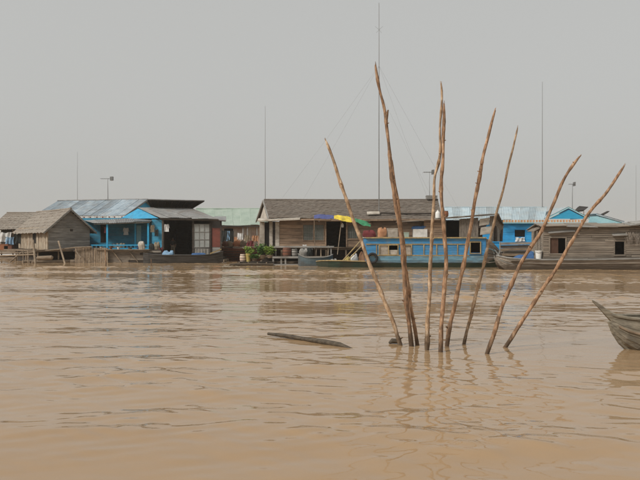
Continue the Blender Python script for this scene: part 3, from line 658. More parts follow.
for i, (px, py, m, w, h) in enumerate(((225,230.5,'cloth_dark',.75,1.3), (231.5,231,'cloth_dark',.5,1.3), (228.2,231,'cloth_pale_blue',.35,1.2), (236,237,'cloth_orange',.5,.7), (250,240.5,'cloth_red',.8,.6), (240,233,'cloth_white',.6,.7), (255,235.5,'cloth_orange',.6,.6), (247,235,'cloth_khaki',.5,.8))):
    garment('hanging_cloth', ('black shirt hanging by the dark doorway of the green roofed house', 'dark towel beside the pale blue one at the green roofed house', 'pale blue towel hanging at the green roofed house', 'orange cloth at the pink front of the green roofed house', 'wide red cloth hung low at the pink front', 'white cloth at the pink front of the green roofed house', 'orange shirt hung by the pale gabled plank house', 'khaki shirt hung at the pink front')[i], M_[m], at(px,py,74.0), w, h, 'cloth', i in (0, 6, 7))
# brown barge between the two rows
bg_ = thing('old_barge', 'dark reddish brown barge moored in the gap before the green roofed house', 'boat', (gx(236,62), 62.5, 0))
frg = lambda s, a, z: Vector((gx(236,62)+s, 62.5+a, z))
hull([(-2.1,1.0,1.3,.9,.1,.7),(-1.9,1.35,1.2,.8,-.2,.75),(0,1.5,1.05,.7,-.3,.8),(1.8,1.4,1.15,.8,-.2,.75),(2.3,1.0,1.3,.9,.1,.7)], frg, .08).build('hull', 'barrel_red', bg_)
for k in range(5): MB().obox(frg(-2.0,-1.52+.02*k,.18+k*.2), V(4.1,0,jit(.03)), V(0,.05,0), V(0,0,.06)).build('rubbing_strake', 'dark_wood', bg_)
for k in range(7): MB().obox(frg(-1.9+k*.55,-1.3,1.16+jit(.06)), V(.48,0,jit(.08)), V(0,2.5,0), V(0,0,.05)).build('deck_board', 'log_wood', bg_)
for i, (px, z, w, m) in enumerate(((226,1.25,.7,'barrel_red'), (231,1.25,.6,'log_wood'), (237,1.25,.8,'terracotta'), (243,1.25,.6,'log_wood'))):
    sack('cargo_bundle', ('rust coloured bundle on the brown barge nearest the shop porch', 'grey brown sack on the brown barge', 'orange brown bundle amid the sacks on the brown barge', 'tan sack on the brown barge beside the potted plants')[i], M_[m], V(gx(px,62), 61.7, z), w, .6, .42, 'bundle')

# ================================================================ brown plank house in the middle (C)
yc = 53.5
Hc = thing('plank_house', 'long brown plank house with grey thatched roof and barred windows', 'house', (gx(345,yc), yc, 0))
deck_z = gz(247,yc)
ridge_z = gz(200.5,56.5); eave_z = gz(219,52.9)
rlc, rrc, erc, elc = V(gx(264,56.5),56.5,ridge_z), V(gx(438,56.5),56.5,ridge_z), V(gx(442,52.9),52.9,eave_z), V(gx(269.3,52.9),52.9,eave_z)
rc = MB().tube([rlc+V(0,0,.05), rlc.lerp(rrc,.5)+V(0,0,.02), rrc+V(0,0,.05)], .09, 8).build('roof', 'thatch_grey', Hc)
thatch_roof(rc, rlc, rrc, erc, elc, 11, 'thatch_grey', nu=90, rag=.035, thick=.02)
elb, erb = V(gx(261,60.2)-.35,60.2,eave_z), V(gx(438,60.2),60.2,eave_z)
thatch_roof(rc, rrc, rlc, elb, erb, 8, 'thatch_grey', nu=40)
gwl = MB().slab([elc+V(.1,.35,-.05), elb+V(.25,-.3,-.05), rlc+V(.12,0,-.12)], .05).build('gable_wall', 'plank_pale', Hc)
for e in (elc, elb):
    MB().obox(e+V(-.12,0,-.1), (rlc-e), V(.09,0,0), V(0,0,.16)).build('barge_board', 'plank_grey', rc)
MB().slab([erc+V(-.3,.35,-.05), rrc+V(-.3,0,-.1), erb+V(-.3,-.3,-.05)], .05).build('gable_wall', 'plank_brown', Hc)
# front plank wall with openings
x0, x1 = gx(279.5,yc), gx(441,yc)
def U_(px): return gx(px,yc) - x0
fwc = box('front_wall', 'dark_wood', Hc, (x1-.06, yc+.05, deck_z), (x1, 60, 3.4))
holes = ((U_(303),U_(324),gz(240.5,yc),gz(223.8,yc)), (U_(326.3),U_(346),deck_z-.1,gz(221.5,yc)), (U_(347.5),U_(358.5),gz(239.5,yc),gz(225,yc)))
plank_wall(fwc, (x0,yc,0), (1,0,0), x1-x0, deck_z, eave_z+.15, .24, 'plank_brown', holes=holes, seg=2.8)
for i, (a, b, c, d) in enumerate(holes):
    if i == 1:
        box('door_frame', 'plank_brown', Hc, (x0+a-.09,yc-.05,deck_z), (x0+a,yc+.06,d)); box('door_frame', 'plank_brown', Hc, (x0+b,yc-.05,deck_z), (x0+b+.09,yc+.06,d)); continue
    w = pane_window(Hc, (x0+a,yc,0), (1,0,0), b-a, c, d, 2 if i == 0 else 1, 1, 'plank_brown', None, 'window')
    box('screen', 'mesh_grey', w, (x0+a+.02,yc+.04,c+.02), (x0+b-.02,yc+.05,d-.02))
    n = 11 if i == 0 else 6
    for k in range(1, n): box('bar', 'plank_grey', w, (x0+a+(b-a)*k/n-.012,yc+.005,c+.03), (x0+a+(b-a)*k/n+.012,yc+.03,d-.03))
    for z in np.linspace(c+.25, d-.25, 3): box('bar', 'plank_grey', w, (x0+a+.03,yc+.031,z-.012), (x0+b-.03,yc+.042,z+.012))
box('back_wall', 'dark_wood', Hc, (x0-1.3, 59.9, deck_z), (x1, 60, 3.4)); box('inner_wall', 'dark_wood', Hc, (gx(326,yc)-.5, 56, deck_z), (gx(346,yc)+.6, 56.05, 3.4))
box('side_wall', 'dark_wood', Hc, (x0-.02, yc+.06, deck_z), (x0+.03, 59.9, 3.4))
# pale porch end with narrow doors
for a, b, m in ((259.8,264.6,'plank_pale'), (269.3,272.6,'plank_pale'), (275.3,279.3,'plank_pale')):
    box('porch_wall', m, Hc, (gx(a,yc), yc-.02, deck_z-.2), (gx(b,yc), yc+.05, gz(221.6,yc)))
box('porch_door', 'dark_void', Hc, (gx(264.7,yc), yc+.06, deck_z-.2), (gx(269.2,yc), yc+.1, gz(222,yc)))
box('porch_door', 'dark_wood', Hc, (gx(272.7,yc), yc+.06, deck_z-.2), (gx(275.2,yc), yc+.1, gz(222,yc)))
box('side_wall', 'plank_pale', Hc, (gx(259.8,yc)-.02, yc+.06, deck_z-.2), (gx(259.8,yc)+.04, 58, gz(221.6,yc)))
eb = MB().obox(V(gx(257.5,52.6),52.6,gz(221.6,52.6)), V(gx(300,52.6)-gx(257.5,52.6),0,.13), V(0,.9,.16), V(0,0,.12)).build('porch_roof', 'plank_pale', Hc)
for k in range(9):
    a, b = 300 + k*15.6, 300 + (k+1)*15.6
    MB().obox(V(gx(a,52.7),52.7,gz(220.6,52.7)+jit(.02)), V(gx(b,52.7)-gx(a,52.7)-.02,0,jit(.03)), V(0,.04,0), V(0,0,.14)).build('fascia_board', 'plank_brown', rc)
# deck, rails and raft frame
dkc = box('deck', 'log_wood', Hc, (gx(258,52.3), 52.2, deck_z-.2), (x1+.2, 60.2, deck_z-.05))
for k in range(26):
    a = gx(259,52.2) + k*.54; box('deck_board', 'log_wood', dkc, (a, 51.95, deck_z-.048), (a+.51, 53.4, deck_z-.008))
for px in (273.3, 281.3, 285.5, 303.2):
    box('raft_post', 'plank_grey', Hc, (gx(px,51.2)-.06, 51.1, -.5), (gx(px,51.2)+.06, 51.2, gz(257,51.2)))
for py in (257.3, 265.0):
    box('raft_rail', 'plank_grey', Hc, (gx(272.5,51.2), 51.02, gz(py,51.2)-.07), (gx(304,51.2), 51.098, gz(py,51.2)+.08))
box('raft_backing', 'dark_wood', Hc, (gx(262,53), 53.0, -.3), (x1, 53.08, deck_z-.21))
for px in (281.5, 305, 326, 346, 372, 400):
    box('deck_post', 'log_wood', Hc, (gx(px,52.1)-.06, 52.0, -.4), (gx(px,52.1)+.06, 52.12, deck_z-.2))
for k in range(5): MB().tube([V(gx(262,52)-.3, 52.4+k*1.6, .02), V(x1+.3, 52.4+k*1.6, .02)], .25, 8).build('float_log', 'log_wood', Hc, smooth=True)
for px in (316, 321, 328): beam('veranda_stake', 'bamboo', Hc, at(px,256.5,51.7), at(px+jit(1),245.5,51.8), .045)
box('veranda_rail', 'plank_grey', Hc, (gx(272,51.9), 51.62, deck_z-.02), (gx(334,51.9), 51.70, deck_z+.10))
for px in (276, 296, 312, 331): box('rail_post', 'plank_grey', Hc, (gx(px,51.9)-.05, 51.705, .62), (gx(px,51.9)+.05, 51.80, deck_z+.06))
# barrel, tubs and washing under the wall
def barrel(name, label, m, c, r, h, cat='barrel'):
    t = thing(name, label, cat, c)
    MB().lathe(c, [(r*.86,0),(r*.98,h*.25),(r,h*.5),(r*.98,h*.75),(r*.86,h)], 16).build('body', m, t, smooth=True)
    for z in (.12, .5, .88): MB().lathe(Vector(c)+V(0,0,h*z-.02), [(r*(1.01-.10*abs(z-.5)*2.2),0),(r*(1.015-.10*abs(z-.5)*2.2)+.012,.02),(r*(1.01-.10*abs(z-.5)*2.2),.04)], 16).build('hoop', 'dark_wood', t)
    MB().lathe(Vector(c)+V(0,0,h+.001), [(r*.85,0),(r*.85,.03)], 16).build('lid', m, t)
    return t
box('landing', 'log_wood', Hc, (gx(262,51.3), 51.22, gz(257.2,51.3)), (gx(328,51.3), 51.88, gz(256.3,51.3)))
lz = gz(256.3,51.3)
barrel('barrel', 'rusty brown barrel on the landing of the plank house', 'barrel_red', V(gx(287,51.5), 51.5, lz), .34, .6)
barrel('barrel', 'squat grey barrel beside the rusty brown one', 'plank_grey', V(gx(294.5,51.5), 51.5, lz), .24, .5)
sack('cargo_bundle', 'grey bundle on the landing below the barred window', M_['plank_grey'], V(gx(303,51.5), 51.5, lz), .6, .4, .5, 'bundle')
sack('cargo_bundle', 'dark bundle on the landing below the barred window', M_['cloth_dark'], V(gx(309,51.55), 51.55, lz), .55, .4, .55, 'bundle')
garment('hanging_cloth', 'pale cloth over the rail below the barred window', M_['cloth_white'], V(gx(304.5,51.75),51.75,lz+.85), .3, .35, 'cloth', False)
# pot plants at the corner
def plant(name, label, c, h, spread, nleaf, mleaf, pot=None, pot_r=.25, pot_h=.4, seed=1):
    rnd = random.Random(seed); t = thing(name, label, 'plant', c); z0 = 0
    if pot: MB().lathe(c, [(pot_r*.7,0),(pot_r*.95,pot_h*.8),(pot_r*1.05,pot_h*.86),(pot_r*1.05,pot_h),(pot_r*.85,pot_h),(pot_r*.8,pot_h*.9)], 14).build('pot', pot, t, smooth=True); z0 = pot_h*.9
    mb = MB(); lf = MB(); c = Vector(c)
    for k in range(12):
        a = rnd.uniform(0, 6.28); r = spread*rnd.uniform(.2, .9); top = c + V(math.cos(a)*r, math.sin(a)*r*.7, z0 + h*rnd.uniform(.55, 1))
        base = c + V(math.cos(a)*.05, math.sin(a)*.05, z0-.03); mid = base.lerp(top,.5)+V(0,0,.08); mb.tube([base, mid, top], [.012,.009,.004], 4)
        for j in range(nleaf):
            f = rnd.uniform(.25, 1); q = base.lerp(top, f) + V(rnd.gauss(0,.05), rnd.gauss(0,.05), rnd.gauss(0,.05))
            d = V(rnd.gauss(0,1), rnd.gauss(0,1), rnd.gauss(.2,.6)).normalized(); L = rnd.uniform(.10,.2); s = d.cross(V(rnd.gauss(0,1),rnd.gauss(0,1),1)).normalized()*L*.3
            lf.add([q, q+d*L*.5+s, q+d*L-V(0,0,.03), q+d*L*.5-s], [(0,1,2,3)])
    mb.build('stem', 'leaf_green', t); lf.build('leaves', mleaf, t)
    return t
plant('potted_plant', 'yellow green bush in a tall yellow pot on the raft corner', V(gx(248.5,51.3),51.3,gz(262,51.3)), .55, .38, 30, 'leaf_light', 'pot_yellow', .2, .62, 3)
plant('potted_plant', 'large leafy green bush growing in a tub by the plank house', V(gx(262,51.4),51.4,gz(259,51.3)), .9, .7, 46, 'leaf_green', 'log_wood', .32, .3, 4)
plant('potted_plant', 'low spreading green plant at the raft rail', V(gx(270,51.3),51.3,gz(258,51.3)), .75, .55, 40, 'leaf_light', 'log_wood', .25, .22, 5)
plant('potted_plant', 'small low plant trailing beside the yellow pot', V(gx(254.5,51.2),51.2,gz(261,51.3)), .35, .4, 26, 'leaf_green', 'log_wood', .2, .2, 6)
barrel('tub', 'pinkish clay tub next to the yellow pot', 'pink_wall', V(gx(243,51.5), 51.5, gz(261.5,51.3)), .24, .5, 'tub')
lr = thing('log_raft', 'low raft of dark logs poking out below the potted plants', 'raft', (gx(256,51.4), 51.4, 0))
for k in range(7):
    a, b = gx(229+random.random()*8, 51.4), gx(272+jit(2), 51.4)
    MB().tube([V(a, 50.9+k*.2, .06+jit(.03)), V((a+b)/2, 50.9+k*.2+jit(.05), .10), V(b, 50.9+k*.2, .08)], [.07,.1,.09], 7).build('log', 'drift_wood', lr, smooth=True)
for k in range(4): MB().tube([V(gx(240+k*9,51.4),50.85,.2), V(gx(241+k*9,51.4),52.1,.2)], .05, 6).build('crossbar', 'log_wood', lr)
MB().obox(V(gx(238,51.3),50.95,.2), V(gx(274,51.3)-gx(238,51.3),0,.02), V(0,1.1,0), V(0,0,.06)).build('platform', 'dark_wood', lr)
# blue hulled canoe moored at the landing
small_boat('moored_boat', 'small dull blue boat tied below the barred window', gx(298,50.0), gx(333,50.0), 50.3, .5, .6, .25, 'boat_dull', (.25,.2), 0, 'plank_grey')

# striped tarp on poles before the doorway
tp = thing('striped_tarp', 'blue yellow and green striped tarp stretched on poles over the doorway', 'tarp', (gx(343,50.6), 50.6, deck_z))
pts = [(314,215.5,219.0), (320,214.0,218.2), (327,215.0,219), (334,215.4,219), (340,215.4,219.6), (347,216.5,222.5), (354,218.2,222.2), (358,219.2,222.6), (364,220.6,226.0), (370.5,224.0,226.8)]
def tarp(a, b, m, nm):
    sub = pts[a:b+1]
    def fn(u, v):
        q = u*(len(sub)-1); i = min(len(sub)-2, int(q)); f = q - i
        px = sub[i][0]*(1-f)+sub[i+1][0]*f; t_ = sub[i][1]*(1-f)+sub[i+1][1]*f; b_ = sub[i][2]*(1-f)+sub[i+1][2]*f
        Y = 51.9 - 1.5*v + .25*noise.noise(Vector((px*.25, v*3, 1)))
        return at(px, t_*(1-v)+b_*v + .9*noise.noise(Vector((px*.22, v*2.4, 0))) + .35*noise.noise(Vector((px*.7, v*5, 4))), Y)
    MB().grid(fn, 26, 12, .012).build(nm, m, tp, smooth=True)
tarp(0, 3, 'tarp_blue', 'blue_panel'); tarp(3, 6, 'tarp_yellow', 'yellow_panel'); tarp(6, 9, 'tarp_green', 'green_panel')
beam('pole', 'bamboo', tp, at(337.5,254.5,50.6), at(341.5,220,50.9), .03); beam('pole', 'log_wood', tp, V(gx(315,51.9),51.9,lz), at(314.2,216,51.9), .03); beam('pole', 'log_wood', tp, V(gx(369,51.2),51.2,.5), at(369,224.5,51.2), .03)
MB().tube([at(313,216,52.0), at(330,215.6,52.0), at(354,218.6,52.0), at(371,224,51.9)], .025, 6).build('ridge_pole', 'log_wood', tp)
tag(MB().lathe(at(342.5,227.5,51.2), [(.03,0),(.09,.02),(.1,.2),(.05,.28),(.02,.34)], 12).build('lantern', 'plastic_white', None, origin=at(342.5,227.5,51.2), smooth=True), 'small pale lantern hanging under the striped tarp', 'lantern')
# bamboo pole and board lying on the roof
def onroof(px, py):     # point on the front slope
    best = None
    for k in range(200):
        f = k/199; Y = 56.5 - 3.6*f; z = ridge_z + (eave_z-ridge_z)*f
        d = abs(238 - (z-2)*700/Y - py)
        if best is None or d < best[0]: best = (d, Y, z)
    return V(gx(px,best[1]), best[1], best[2])
a, b = onroof(367,216.0), onroof(379.5,215.6)
tag(MB().obox(a+V(0,-.12,.1), b-a, V(0,.34,.17), V(0,0,.07)).build('roof_board', 'plank_pale', None, origin=a), 'cream board lying on the grey thatched roof', 'board')
a, b = onroof(380.5,215.2), onroof(436,215.6)
tag(MB().tube([a+V(0,-.1,.16), a.lerp(b,.5)+V(0,-.1,.14), b+V(0,-.1,.16)], .06, 7).build('roof_pole', 'dark_wood', None, origin=a), 'long dark pole lying on the grey thatched roof', 'pole')
a = V(gx(426,56.6), 56.5, ridge_z+.1)
carton('roof_box', 'grey wooden box sitting on the thatched ridge', M_['plank_grey'], (a.x, a.y-.3, a.z), (a.x+.85, a.y+.3, a.z+.24), 'box')

# ================================================================ blue cabin boat
yb = 47.5
BB = thing('cabin_boat', 'long blue boat with yellow trim, green hull and a weathered upper cabin', 'boat', (gx(430,yb), yb+1.5, 0))
xb0, xb1 = gx(366,yb), gx(486,yb)
frb = lambda s, a, z: Vector((s, yb+1.5+a, z))
def bst(px, hb, pg, zf, zk, br=.85): return (gx(px,yb), hb, gz(pg,yb), zf, zk, br)
hull([bst(316,.10,262.6,.2,.12), bst(321,.5,261.8,.2,-.02), bst(328,.95,261.4,.15,-.15), bst(340,1.3,261.4,.12,-.3), bst(365,1.5,262,.1,-.35), bst(400,1.52,262.8,.1,-.35), bst(470,1.52,262.8,.1,-.35), bst(486,1.45,262,.2,-.3), bst(497,1.25,259.5,.3,-.1), bst(503,1.0,257.0,.5,.15)], frb, .06).build('hull', 'boat_green', BB)
MB().tube([frb(gx(px,yb), -hb-.02, gz(py,yb)+.03) for px, hb, py in ((316,.1,262.4),(321,.5,261.6),(328,.95,261.2),(340,1.3,261.2),(366,1.5,261.8))], .04, 6).build('gunwale', 'trim_yellow', BB)
zs = [gz(263,yb), gz(255.6,yb), gz(238.2,yb)]
lowp = MB().box((xb0, yb-.02, zs[0]), (xb1, yb+.04, zs[1])).build('lower_strake', 'boat_light', BB)
for k in range(3): box('plank', 'boat_light', lowp, (xb0+.02, yb-.035+k*.003, zs[0]+.02+k*(zs[1]-zs[0])/3), (xb1, yb-.021, zs[0]+(k+1)*(zs[1]-zs[0])/3-.012))
# cabin side panels with openings at the windows
ops = [(379,398,245,255), (402.5,411.5,245,255), (470,480.5,242,253.5)]
side = box('cabin_side', 'boat_blue', BB, (xb0, yb+.03, gz(238.6,yb)), (xb1, yb+.06, zs[2]))
plank_wall(side, (xb0, yb, 0), (1,0,0), xb1-xb0, zs[1]+.02, zs[2], .195, 'boat_blue', holes=[(gx(a,yb)-xb0, gx(b,yb)-xb0, gz(d,yb), gz(c,yb)) for a, b, c, d in ops], seg=5, relief=.004, gap=.006)
box('far_side', 'boat_blue', BB, (xb0, yb+2.95, zs[0]), (xb1, yb+3.0, zs[2])); box('fore_bulkhead', 'boat_blue', BB, (xb0, yb+.07, zs[0]), (xb0+.05, yb+2.94, zs[2]))
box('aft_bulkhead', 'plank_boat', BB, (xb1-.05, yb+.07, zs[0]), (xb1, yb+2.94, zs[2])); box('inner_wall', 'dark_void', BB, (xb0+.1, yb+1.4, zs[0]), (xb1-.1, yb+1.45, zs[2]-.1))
box('cabin_roof', 'plank_pale', BB, (xb0-.06, yb-.10, zs[2]+.001), (xb1+.02, yb+3.05, zs[2]+.07))
box('trim', 'trim_yellow', BB, (xb0-.02, yb-.13, zs[2]-.01), (gx(485.5,yb), yb-.104, zs[2]+.075))
for py in (244.2, 255.4): box('trim', 'trim_yellow', BB, (xb0, yb-.045, gz(py,yb)-.03), (gx(469,yb), yb-.022, gz(py,yb)+.035))
for px in (376.5, 423.8, 436.6, 446.5, 457.5): box('trim', 'trim_yellow', BB, (gx(px,yb)-.035, yb-.043, gz(255.2,yb)), (gx(px,yb)+.035, yb-.021, gz(244.4,yb)))
for i, (a, b, c, d) in enumerate(ops):
    w = pane_window(BB, (gx(a,yb), yb-.03, 0), (1,0,0), gx(b,yb)-gx(a,yb), gz(d,yb), gz(c,yb), 2 if i == 0 else 1, 1, 'trim_yellow', None, 'window', .06, .03)
    if i == 0:
        m_ = (gx(a,yb)+gx(b,yb))/2
        box('shutter', 'plank_pale', w, (gx(a,yb)+.04, yb+.02, gz(d,yb)+.03), (m_-.02, yb+.04, gz(c,yb)-.03)); box('shutter', 'plank_pale', w, (m_+.02, yb+.02, gz(d,yb)+.03), (gx(b,yb)-.04, yb+.04, gz(250,yb)))
    if i == 1: box('shutter', 'plank_pale', w, (gx(a,yb)+.04, yb+.02, gz(d,yb)+.03), (gx(b,yb)-.04, yb+.04, gz(c,yb)-.03))
# upper cabin (weathered, broken)
yu = yb + .45; zu = zs[2] + .07
top = lambda px: gz(219.2 - (px-437)*5.0/61, yu)
ux0, ux1 = gx(424,yu), gx(490,yu)
uw = box('upper_wall', 'plank_boat', BB, (ux0, yu+2.2, zu), (ux1, yu+2.25, top(437)-.1))
plank_wall(uw, (ux0,yu,0), (1,0,0), gx(444.5,yu)-ux0, zu, gz(220,yu), .17, 'plank_brown', seg=2)
for a, b in ((444.6,446.0), (459.4,460.6)): box('opening_frame', 'plank_boat', BB, (gx(a,yu), yu-.03, zu), (gx(b,yu), yu+.05, top(a)-.12))
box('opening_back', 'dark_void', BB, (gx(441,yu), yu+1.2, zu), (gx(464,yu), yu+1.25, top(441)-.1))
mw = box('mat_wall', 'woven_wall', BB, (gx(460.8,yu), yu, zu), (gx(478,yu), yu+.03, top(461)-.1))
M_['mat_wall'] = mat('mat_wall', [(.075,.062,.05), (.17,.145,.12), (.24,.21,.175)], (16, 16, 5), .9, .5, .15)
for k in range(6): MB().obox(V(gx(461+k*2.9,yu), yu-.025, zu+.01), V(.185,0,0), V(jit(.02),0,top(461+k*2.9)-zu-.12), V(0,.02,0)).build('mat_strip', 'mat_wall', mw)
for k, (a, b, c, d) in enumerate(((479,489,219,226), (480,491,227.5,235), (478.5,486,226,228))):
    MB().obox(V(gx(a,yu),yu-.02,gz(d,yu)), V(gx(b,yu)-gx(a,yu),0,.1), V(.05,0,gz(c,yu)-gz(d,yu)), V(0,.03,0)).build('broken_panel', 'plank_pale' if k < 2 else 'dark_wood', BB)
rfu = MB().slab([V(gx(400,yu),yu-.35,top(408)), V(gx(498,yu),yu-.35,top(498)), V(gx(494,yu),yu+2.6,top(498)+.05), V(gx(400,yu),yu+2.6,top(408)+.05)], .05).build('upper_roof', 'plank_boat', BB)
for k in range(9):
    a = 437 + k*6.7; MB().obox(V(gx(a,yu),yu-.4,top(a)+.035+jit(.012)), V(gx(a+6.4,yu)-gx(a,yu),0,top(a+6.4)-top(a)), V(0,3.0,.05), V(0,0,.04)).build('roof_board', 'plank_grey', rfu)
# aft end wall and stern
ea = [V(gx(490.5,yu),yu+.05,zu-.3), V(gx(502.5,yu+1.6),yu+1.6,zu-.3), V(gx(503.5,yu+1.6),yu+1.6,gz(225,yu+1.6)), V(gx(498,yu),yu+.5,top(498)-.08), V(gx(490.5,yu),yu+.05,top(490)-.08)]
ew = MB().slab(ea, .04).build('aft_wall', 'plank_boat', BB)
for k in range(4):
    f = (k+.15)/4; p_, q_ = ea[0].lerp(ea[1], f), ea[0].lerp(ea[1], f+.18); MB().slab([p_+V(.02,-.05,0), q_+V(.02,-.05,0), q_+V(.02,-.05,1.15-.25*f+jit(.05)), p_+V(.02,-.05,1.2-.2*f)], .03).build('plank', ('plank_grey','dark_wood')[k % 2], ew)
MB().slab([V(gx(497,yu),yu-.4,top(498)+.06), V(gx(504,yu+1.4),yu+1.4,gz(225,yu+1.4)), V(gx(503.5,yu+2.4),yu+2.4,gz(225,yu+2.4)), V(gx(495,yu+1.5),yu+1.5,top(498)+.05)], .05).build('hip_board', 'plank_grey', BB)
for k, (a, b) in enumerate((((491,245.5),(494.5,259.5)), ((494,249),(500,260)), ((500,242),(498,258)))):
    MB().tube([at(*a,yb+.3), at((a[0]+b[0])/2+1.2,(a[1]+b[1])/2,yb+.25), at(*b,yb+.2)], .05, 6).build('stern_rib', 'plank_grey', BB)
sq = [at(486.2,238.4,yb+.02), at(486.2,263.2,yb+.02), at(496,262.0,yb+.25), at(501,258.4,yb+.55), at(502.5,255,yb+.7), at(498,248,yb+.45), at(492,241.5,yb+.2)]
MB().slab(sq, .05).build('stern_quarter', 'plank_boat', BB)
for k in range(4):
    MB().tube([at(487,243+k*5,yb-.03), at(492.5,246+k*4,yb+.13), at(498+k*.8,250.5+k*2.6,yb+.40)], .03, 5).build('stern_strake', ('plank_grey','boat_light','dark_wood','plank_grey')[k], BB)
box('stern_deck', 'plank_boat', BB, (xb1+.01, yb+.3, zs[0]+.15), (gx(499,yb), yb+2.7, zs[0]+.25))
tag(MB().rings([[at(372.5,258.2,yb-.16)+V(math.cos(2*math.pi*i/24)*(.3+.085*math.cos(2*math.pi*j/8)), .085*math.sin(2*math.pi*j/8), math.sin(2*math.pi*i/24)*(.3+.085*math.cos(2*math.pi*j/8))) for j in range(8)] for i in range(25)], False).build('tyre_fender', 'rubber', None, origin=at(372.5,258.2,yb-.16), smooth=True), 'black tyre hung as fender on the side of the blue boat', 'tyre')
# cargo on the cabin roof
rz_ = zs[2] + .072
sack('cargo_bundle', 'maroon cloth bundle on the blue boat roof under the green tarp end', M_['cloth_red'], V(gx(369.5,yb+.6),yb+.6,rz_), .85, .6, .42, 'bundle')
sack('cargo_bundle', 'orange sack on the blue boat roof beside the maroon bundle', M_['cloth_orange'], V(gx(381.5,yb+.5),yb+.5,rz_), .62, .5, .55, 'sack')
carton('cargo_box', 'cream box on the blue boat roof beside the orange sack', M_['plank_pale'], (gx(387.5,yb+.5),yb+.35,rz_), (gx(397.5,yb+.5),yb+.9,rz_+.56))
carton('cargo_box', 'flat green box on the blue boat roof', M_['tin_green'], (gx(402,yb+.5),yb+.3,rz_), (gx(408.5,yb+.5),yb+.8,rz_+.28))
carton('cargo_box', 'white box topped with a blue cloth on the boat roof', M_['white_paint'], (gx(413,yb+.5),yb+.35,rz_), (gx(427,yb+.5),yb+.8,rz_+.55), lid=False)
sack('cargo_bundle', 'dark blue cloth heaped on the white box', M_['cloth_blue'], V(gx(418,yb+.6),yb+.6,rz_+.552), .95, .42, .2, 'cloth')
# bow cargo
bz = .16
for i, (px, m, w, h) in enumerate(((347,'pot_yellow',.4,.5), (353.5,'cloth_white',.5,.62), (361.5,'cloth_orange',.45,.75), (357.5,'cloth_khaki',.4,.45), (333,'plank_grey',.5,.35))):
    sack('rice_sack', ('yellow sack on the bow of the blue boat', 'white sack on the bow of the blue boat', 'orange sack standing against the blue boat cabin', 'khaki sack between the white and orange sacks', 'low grey sack at the bow tip')[i], M_[m], V(gx(px,yb+.8), yb+.8, bz), w, .4, h, 'sack')
for i, (a, b) in enumerate((((342.5,261),(361,240.5)), ((349,259),(363.5,244)))):
    tag(MB().tube([at(*a,yb+.35), at(*b,yb+.55)], .045, 7).build('boat_pole', 'trim_yellow', None, origin=at(*a,yb+.35), smooth=True), ('longer yellow pole leaning on the blue boat cabin', 'shorter yellow pole leaning on the blue boat cabin')[i], 'pole')
# jug and clay pot on the upper roof
jz = top(438)+.06
tag(MB().lathe(V(gx(437.8,yu+.8),yu+.8,jz), [(.12,0),(.17,.05),(.18,.34),(.14,.46),(.06,.52),(.06,.6),(.075,.61)], 14).build('water_jug', 'plastic_white', None, origin=(gx(437.8,yu+.8),yu+.8,jz), smooth=True), 'white plastic jug on the upper cabin roof', 'jug')
tag(MB().lathe(V(gx(444.6,yu+.8),yu+.8,top(445)+.08), [(.17,0),(.26,.12),(.27,.3),(.24,.44),(.26,.47),(.22,.47),(.2,.4)], 16).build('clay_pot', 'terracotta', None, origin=(gx(444.6,yu+.8),yu+.8,top(445)+.08), smooth=True), 'round terracotta pot on the upper cabin roof', 'pot')

# ================================================================ bright blue house behind (D) with its gables
yd = 60.0
D = thing('blue_house', 'bright blue plank house with pale tin roof and orange fascia', 'house', (gx(515,yd), yd, 0))
rd = MB().tube([at(444,207.2,63), at(547,207.2,63)], .06, 6).build('roof', 'tin_pale', D)
tin_roof(rd, at(444,207.3,63), at(547,207.3,63), at(544.5,220.2,59.6), at(446,220.2,59.6), 12, 'tin_pale', per=6)
tin_roof(rd, at(547,207.3,63.02), at(444,207.3,63.02), V(gx(446,63),66.5,3.3), V(gx(544,63),66.5,3.3), 10, 'tin_pale', per=3)
for k in range(56):
    a = 503 + k*1.5; box('fascia_board', 'trim_orange' if k % 2 == 0 else 'white_paint', rd, (gx(a,59.5), 59.5-(k%2)*.01, gz(222.2,59.5)), (gx(a+1.47,59.5), 59.54, gz(219.9,59.5)))
box('gutter', 'paint_pale', rd, (gx(500,59.5), 59.45, gz(223.3,59.5)), (gx(587,59.5), 59.58, gz(222.5,59.5)))
xd0, xd1 = gx(447,yd), gx(588,yd)
dw = box('front_wall', 'paint_sky', D, (xd0, yd+.06, .9), (xd1, yd+.1, 3.3))
wx0, wx1 = gx(514.3,yd), gx(525.3,yd)
plank_wall(dw, (xd0,yd,0), (1,0,0), xd1-xd0, gz(242.5,yd), 3.3, .22, 'paint_sky', holes=((wx0-xd0, wx1-xd0, gz(237.2,yd), gz(228.8,yd)),), seg=4, relief=.004, gap=.008)
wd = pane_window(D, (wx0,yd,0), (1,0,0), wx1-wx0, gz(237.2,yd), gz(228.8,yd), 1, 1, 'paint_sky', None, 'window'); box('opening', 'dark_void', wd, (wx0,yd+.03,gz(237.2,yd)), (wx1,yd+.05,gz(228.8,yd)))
box('back_wall', 'paint_sky', D, (xd0, 66, .9), (xd1, 66.06, 3.3)); box('side_wall', 'paint_sky', D, (xd0, yd+.11, .9), (xd0+.05, 66, 3.3)); box('side_wall', 'paint_sky', D, (xd1-.05, yd+.11, .9), (xd1, 66, 3.3))
box('deck', 'log_wood', D, (xd0-.5, 58.2, .5), (xd1+.5, 66.5, .7)); 
for k in range(5): MB().tube([V(xd0-.5, 58.6+k*1.7, .05), V(xd1+.5, 58.6+k*1.7, .05)], .3, 8).build('float_log', 'log_wood', D)
